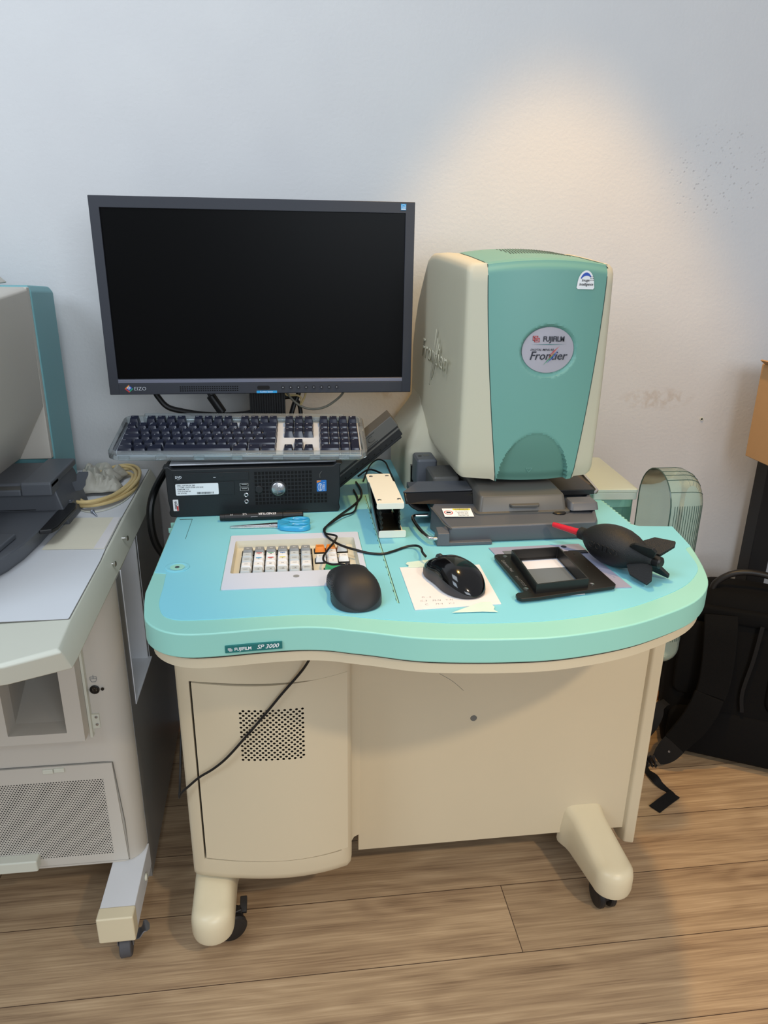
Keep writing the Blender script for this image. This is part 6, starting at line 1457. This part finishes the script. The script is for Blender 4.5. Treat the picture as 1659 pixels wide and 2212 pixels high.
def pad(name, x0, x1, z0_, z1_, t_, mm='bagpad', r_=0.02):
    b = MB(); R0 = rrect(x0, x1, z0_, z1_, r_, 5); R1 = rrect(x0 + .006, x1 - .006, z0_ + .006, z1_ - .006, max(.004, r_ - .006), 5)
    b.loft([[(x, fy(z) + 0.004, z) for x, z in R0], [(x, fy(z) - t_ * .6, z) for x, z in R0], [(x, fy(z) - t_, z) for x, z in R1]]); return b.build(name, mm, bp_, local=True, angle=60)
pad('back_pad', 0.008, 0.105, 0.165, 0.345, 0.012); pad('back_pad', 0.205, 0.345, 0.150, 0.350, 0.014, 'bagpad', 0.035)
pad('lumbar_pad', 0.010, 0.345, 0.020, 0.135, 0.013, 'bagpad', 0.03); pad('yoke', 0.030, 0.315, 0.352, 0.385, 0.008, 'bag', 0.008)
for x in (0.172, 0.235):
    b = MB(); b.ribbon([(x, fy(.36) - .014, .36), (x - .006, fy(.28) - .015, .28), (x - .016, fy(.2) - .015, .20), (x - 0.010 if x < .2 else x + .02, fy(.15) - .015, .150)], (1, 0, 0), 0.008, 0.002); b.build('piping', 'webbing', bp_, local=True)
# near shoulder strap, foam upper and tapering tail
b = MB(); b.ribbon([(0.085, 0.036, 0.372), (0.088, 0.018, 0.34), (0.092, 0.004, 0.28), (0.092, -0.006, 0.22), (0.088, -0.012, 0.19)], (1, 0, 0), [0.070, 0.070, 0.068, 0.066, 0.064], 0.012); b.build('shoulder_strap', 'bag', bp_, local=True, bevel=0.003, angle=60)
b = MB(); b.ribbon([(0.086, -0.016, 0.192), (0.078, -0.026, 0.16), (0.062, -0.034, 0.12), (0.040, -0.040, 0.080), (0.028, -0.044, 0.062)], [(1, 0, 0), (1, 0, .15), (1, 0, .3), (1, 0, .45), (1, 0, .5)], [0.064, 0.064, 0.062, 0.056, 0.052], 0.010); b.build('strap_tail', 'bag', bp_, local=True, bevel=0.003, angle=60)
b = MB(); b.ribbon([(0.030, -0.046, 0.064), (0.018, -0.052, 0.046), (0.006, -0.056, 0.030), (-0.003, -0.058, 0.020)], [(1, 0, .5)] * 4, [0.052, 0.050, 0.040, 0.026], 0.008); b.mi = 1; b.lathe([(0.0030, 0), (0.0026, 0.002), (0, 0.002)], (0.020, -0.0570, 0.048), (-.3, -1, .3), 14); b.build('strap_end', ['webbing', 'steel'], bp_, local=True, angle=60)
b = MB()
for k in range(3): b.ribbon([(-0.006 - k * 0.0075, -0.062, 0.0165 - k * 0.0025), (-0.010 - k * 0.0075, -0.064, 0.0155 - k * 0.0025), (-0.013 - k * 0.0075, -0.062, 0.0125 - k * 0.0025)], (0.5, 0.1, -0.5), 0.030, 0.003, 3)
b.build('buckle', 'black', bp_, local=True)
b = MB()
b.ribbon([(0.002, 0.020, 0.130), (-0.012, 0.000, 0.128), (-0.014, -0.018, 0.112), (-0.022, -0.030, 0.085), (-0.040, -0.045, 0.055), (-0.052, -0.055, 0.030), (-0.052, -0.066, 0.010), (-0.040, -0.072, 0.006), (-0.024, -0.070, 0.010)],
         [(0.7, 0.7, 0), (0.8, 0.6, 0), (0.9, 0.3, 0), (0.8, -0.1, 0.3), (0.6, -0.5, 0.3), (0.6, -0.6, 0.1), (0.3, -0.9, 0.1), (0.5, 0.7, 0.3), (0.6, 0.6, 0.2)], [0.020, 0.022, 0.022, 0.018, 0.020, 0.022, 0.022, 0.020, 0.018], 0.0014)
b.build('webbing', 'webbing', bp_, local=True, angle=60)
b = MB()
b.ribbon([(-0.028, -0.070, 0.008), (-0.022, -0.092, 0.006), (-0.006, -0.118, 0.012), (0.006, -0.128, 0.006), (0.022, -0.140, 0.003), (0.034, -0.152, 0.003)],
         [(1, 0.2, 0), (0.8, 0.2, 0.6), (0.6, 0.2, 0.8), (0.8, 0.6, 0.2), (0.5, 0.3, 0.7), (0.8, 0.6, 0)], [0.014, 0.012, 0.018, 0.016, 0.012, 0.016], 0.0014)
b.build('webbing_tail', 'webbing', bp_, local=True, angle=60)
b = MB(); b.ribbon([(0.038, -0.149, 0.0045), (0.014, -0.186, 0.0035), (-0.002, -0.212, 0.0030)], [(0.85, -0.5, 0)] * 3, 0.026, 0.0022, 2); b.build('webbing_end', 'webbing', bp_, local=True)
b = MB(); b.tube([(0.062, 0.090, 0.395), (0.068, 0.092, 0.425), (0.100, 0.096, 0.452), (0.145, 0.100, 0.460), (0.200, 0.100, 0.450), (0.245, 0.098, 0.420), (0.255, 0.096, 0.392)], 0.0075, 12, 6); b.build('grab_handle', 'rack', bp_, local=True, angle=60)
b = MB(); b.ribbon([(-0.0135, 0.070, 0.10), (-0.0165, 0.075, 0.18), (-0.011, 0.08, 0.27), (0.004, 0.09, 0.35)], (0, 1, 0), 0.008, 0.002); b.build('side_zip', 'webbing', bp_, local=True)

# wall anchor
b = MB(); b.lathe([(0.0, -0.003), (0.0020, -0.003), (0.0022, 0.0), (0.0042, 0.0), (0.0042, 0.0012), (0.0, 0.0012)][2:], (0.970, 1.5995, 0.770), (0, -1, 0), 20); b.mi = 1; b.lathe([(0.0022, 0.0), (0.0022, 0.0014), (0, 0.0014)], (0.970, 1.5995, 0.770), (0, -1, 0), 16)
tag(b.build('wall_plug', ['lmborder', 'pchole'], None), 'small plug hole in the wall left of the cardboard box', 'wall plug')
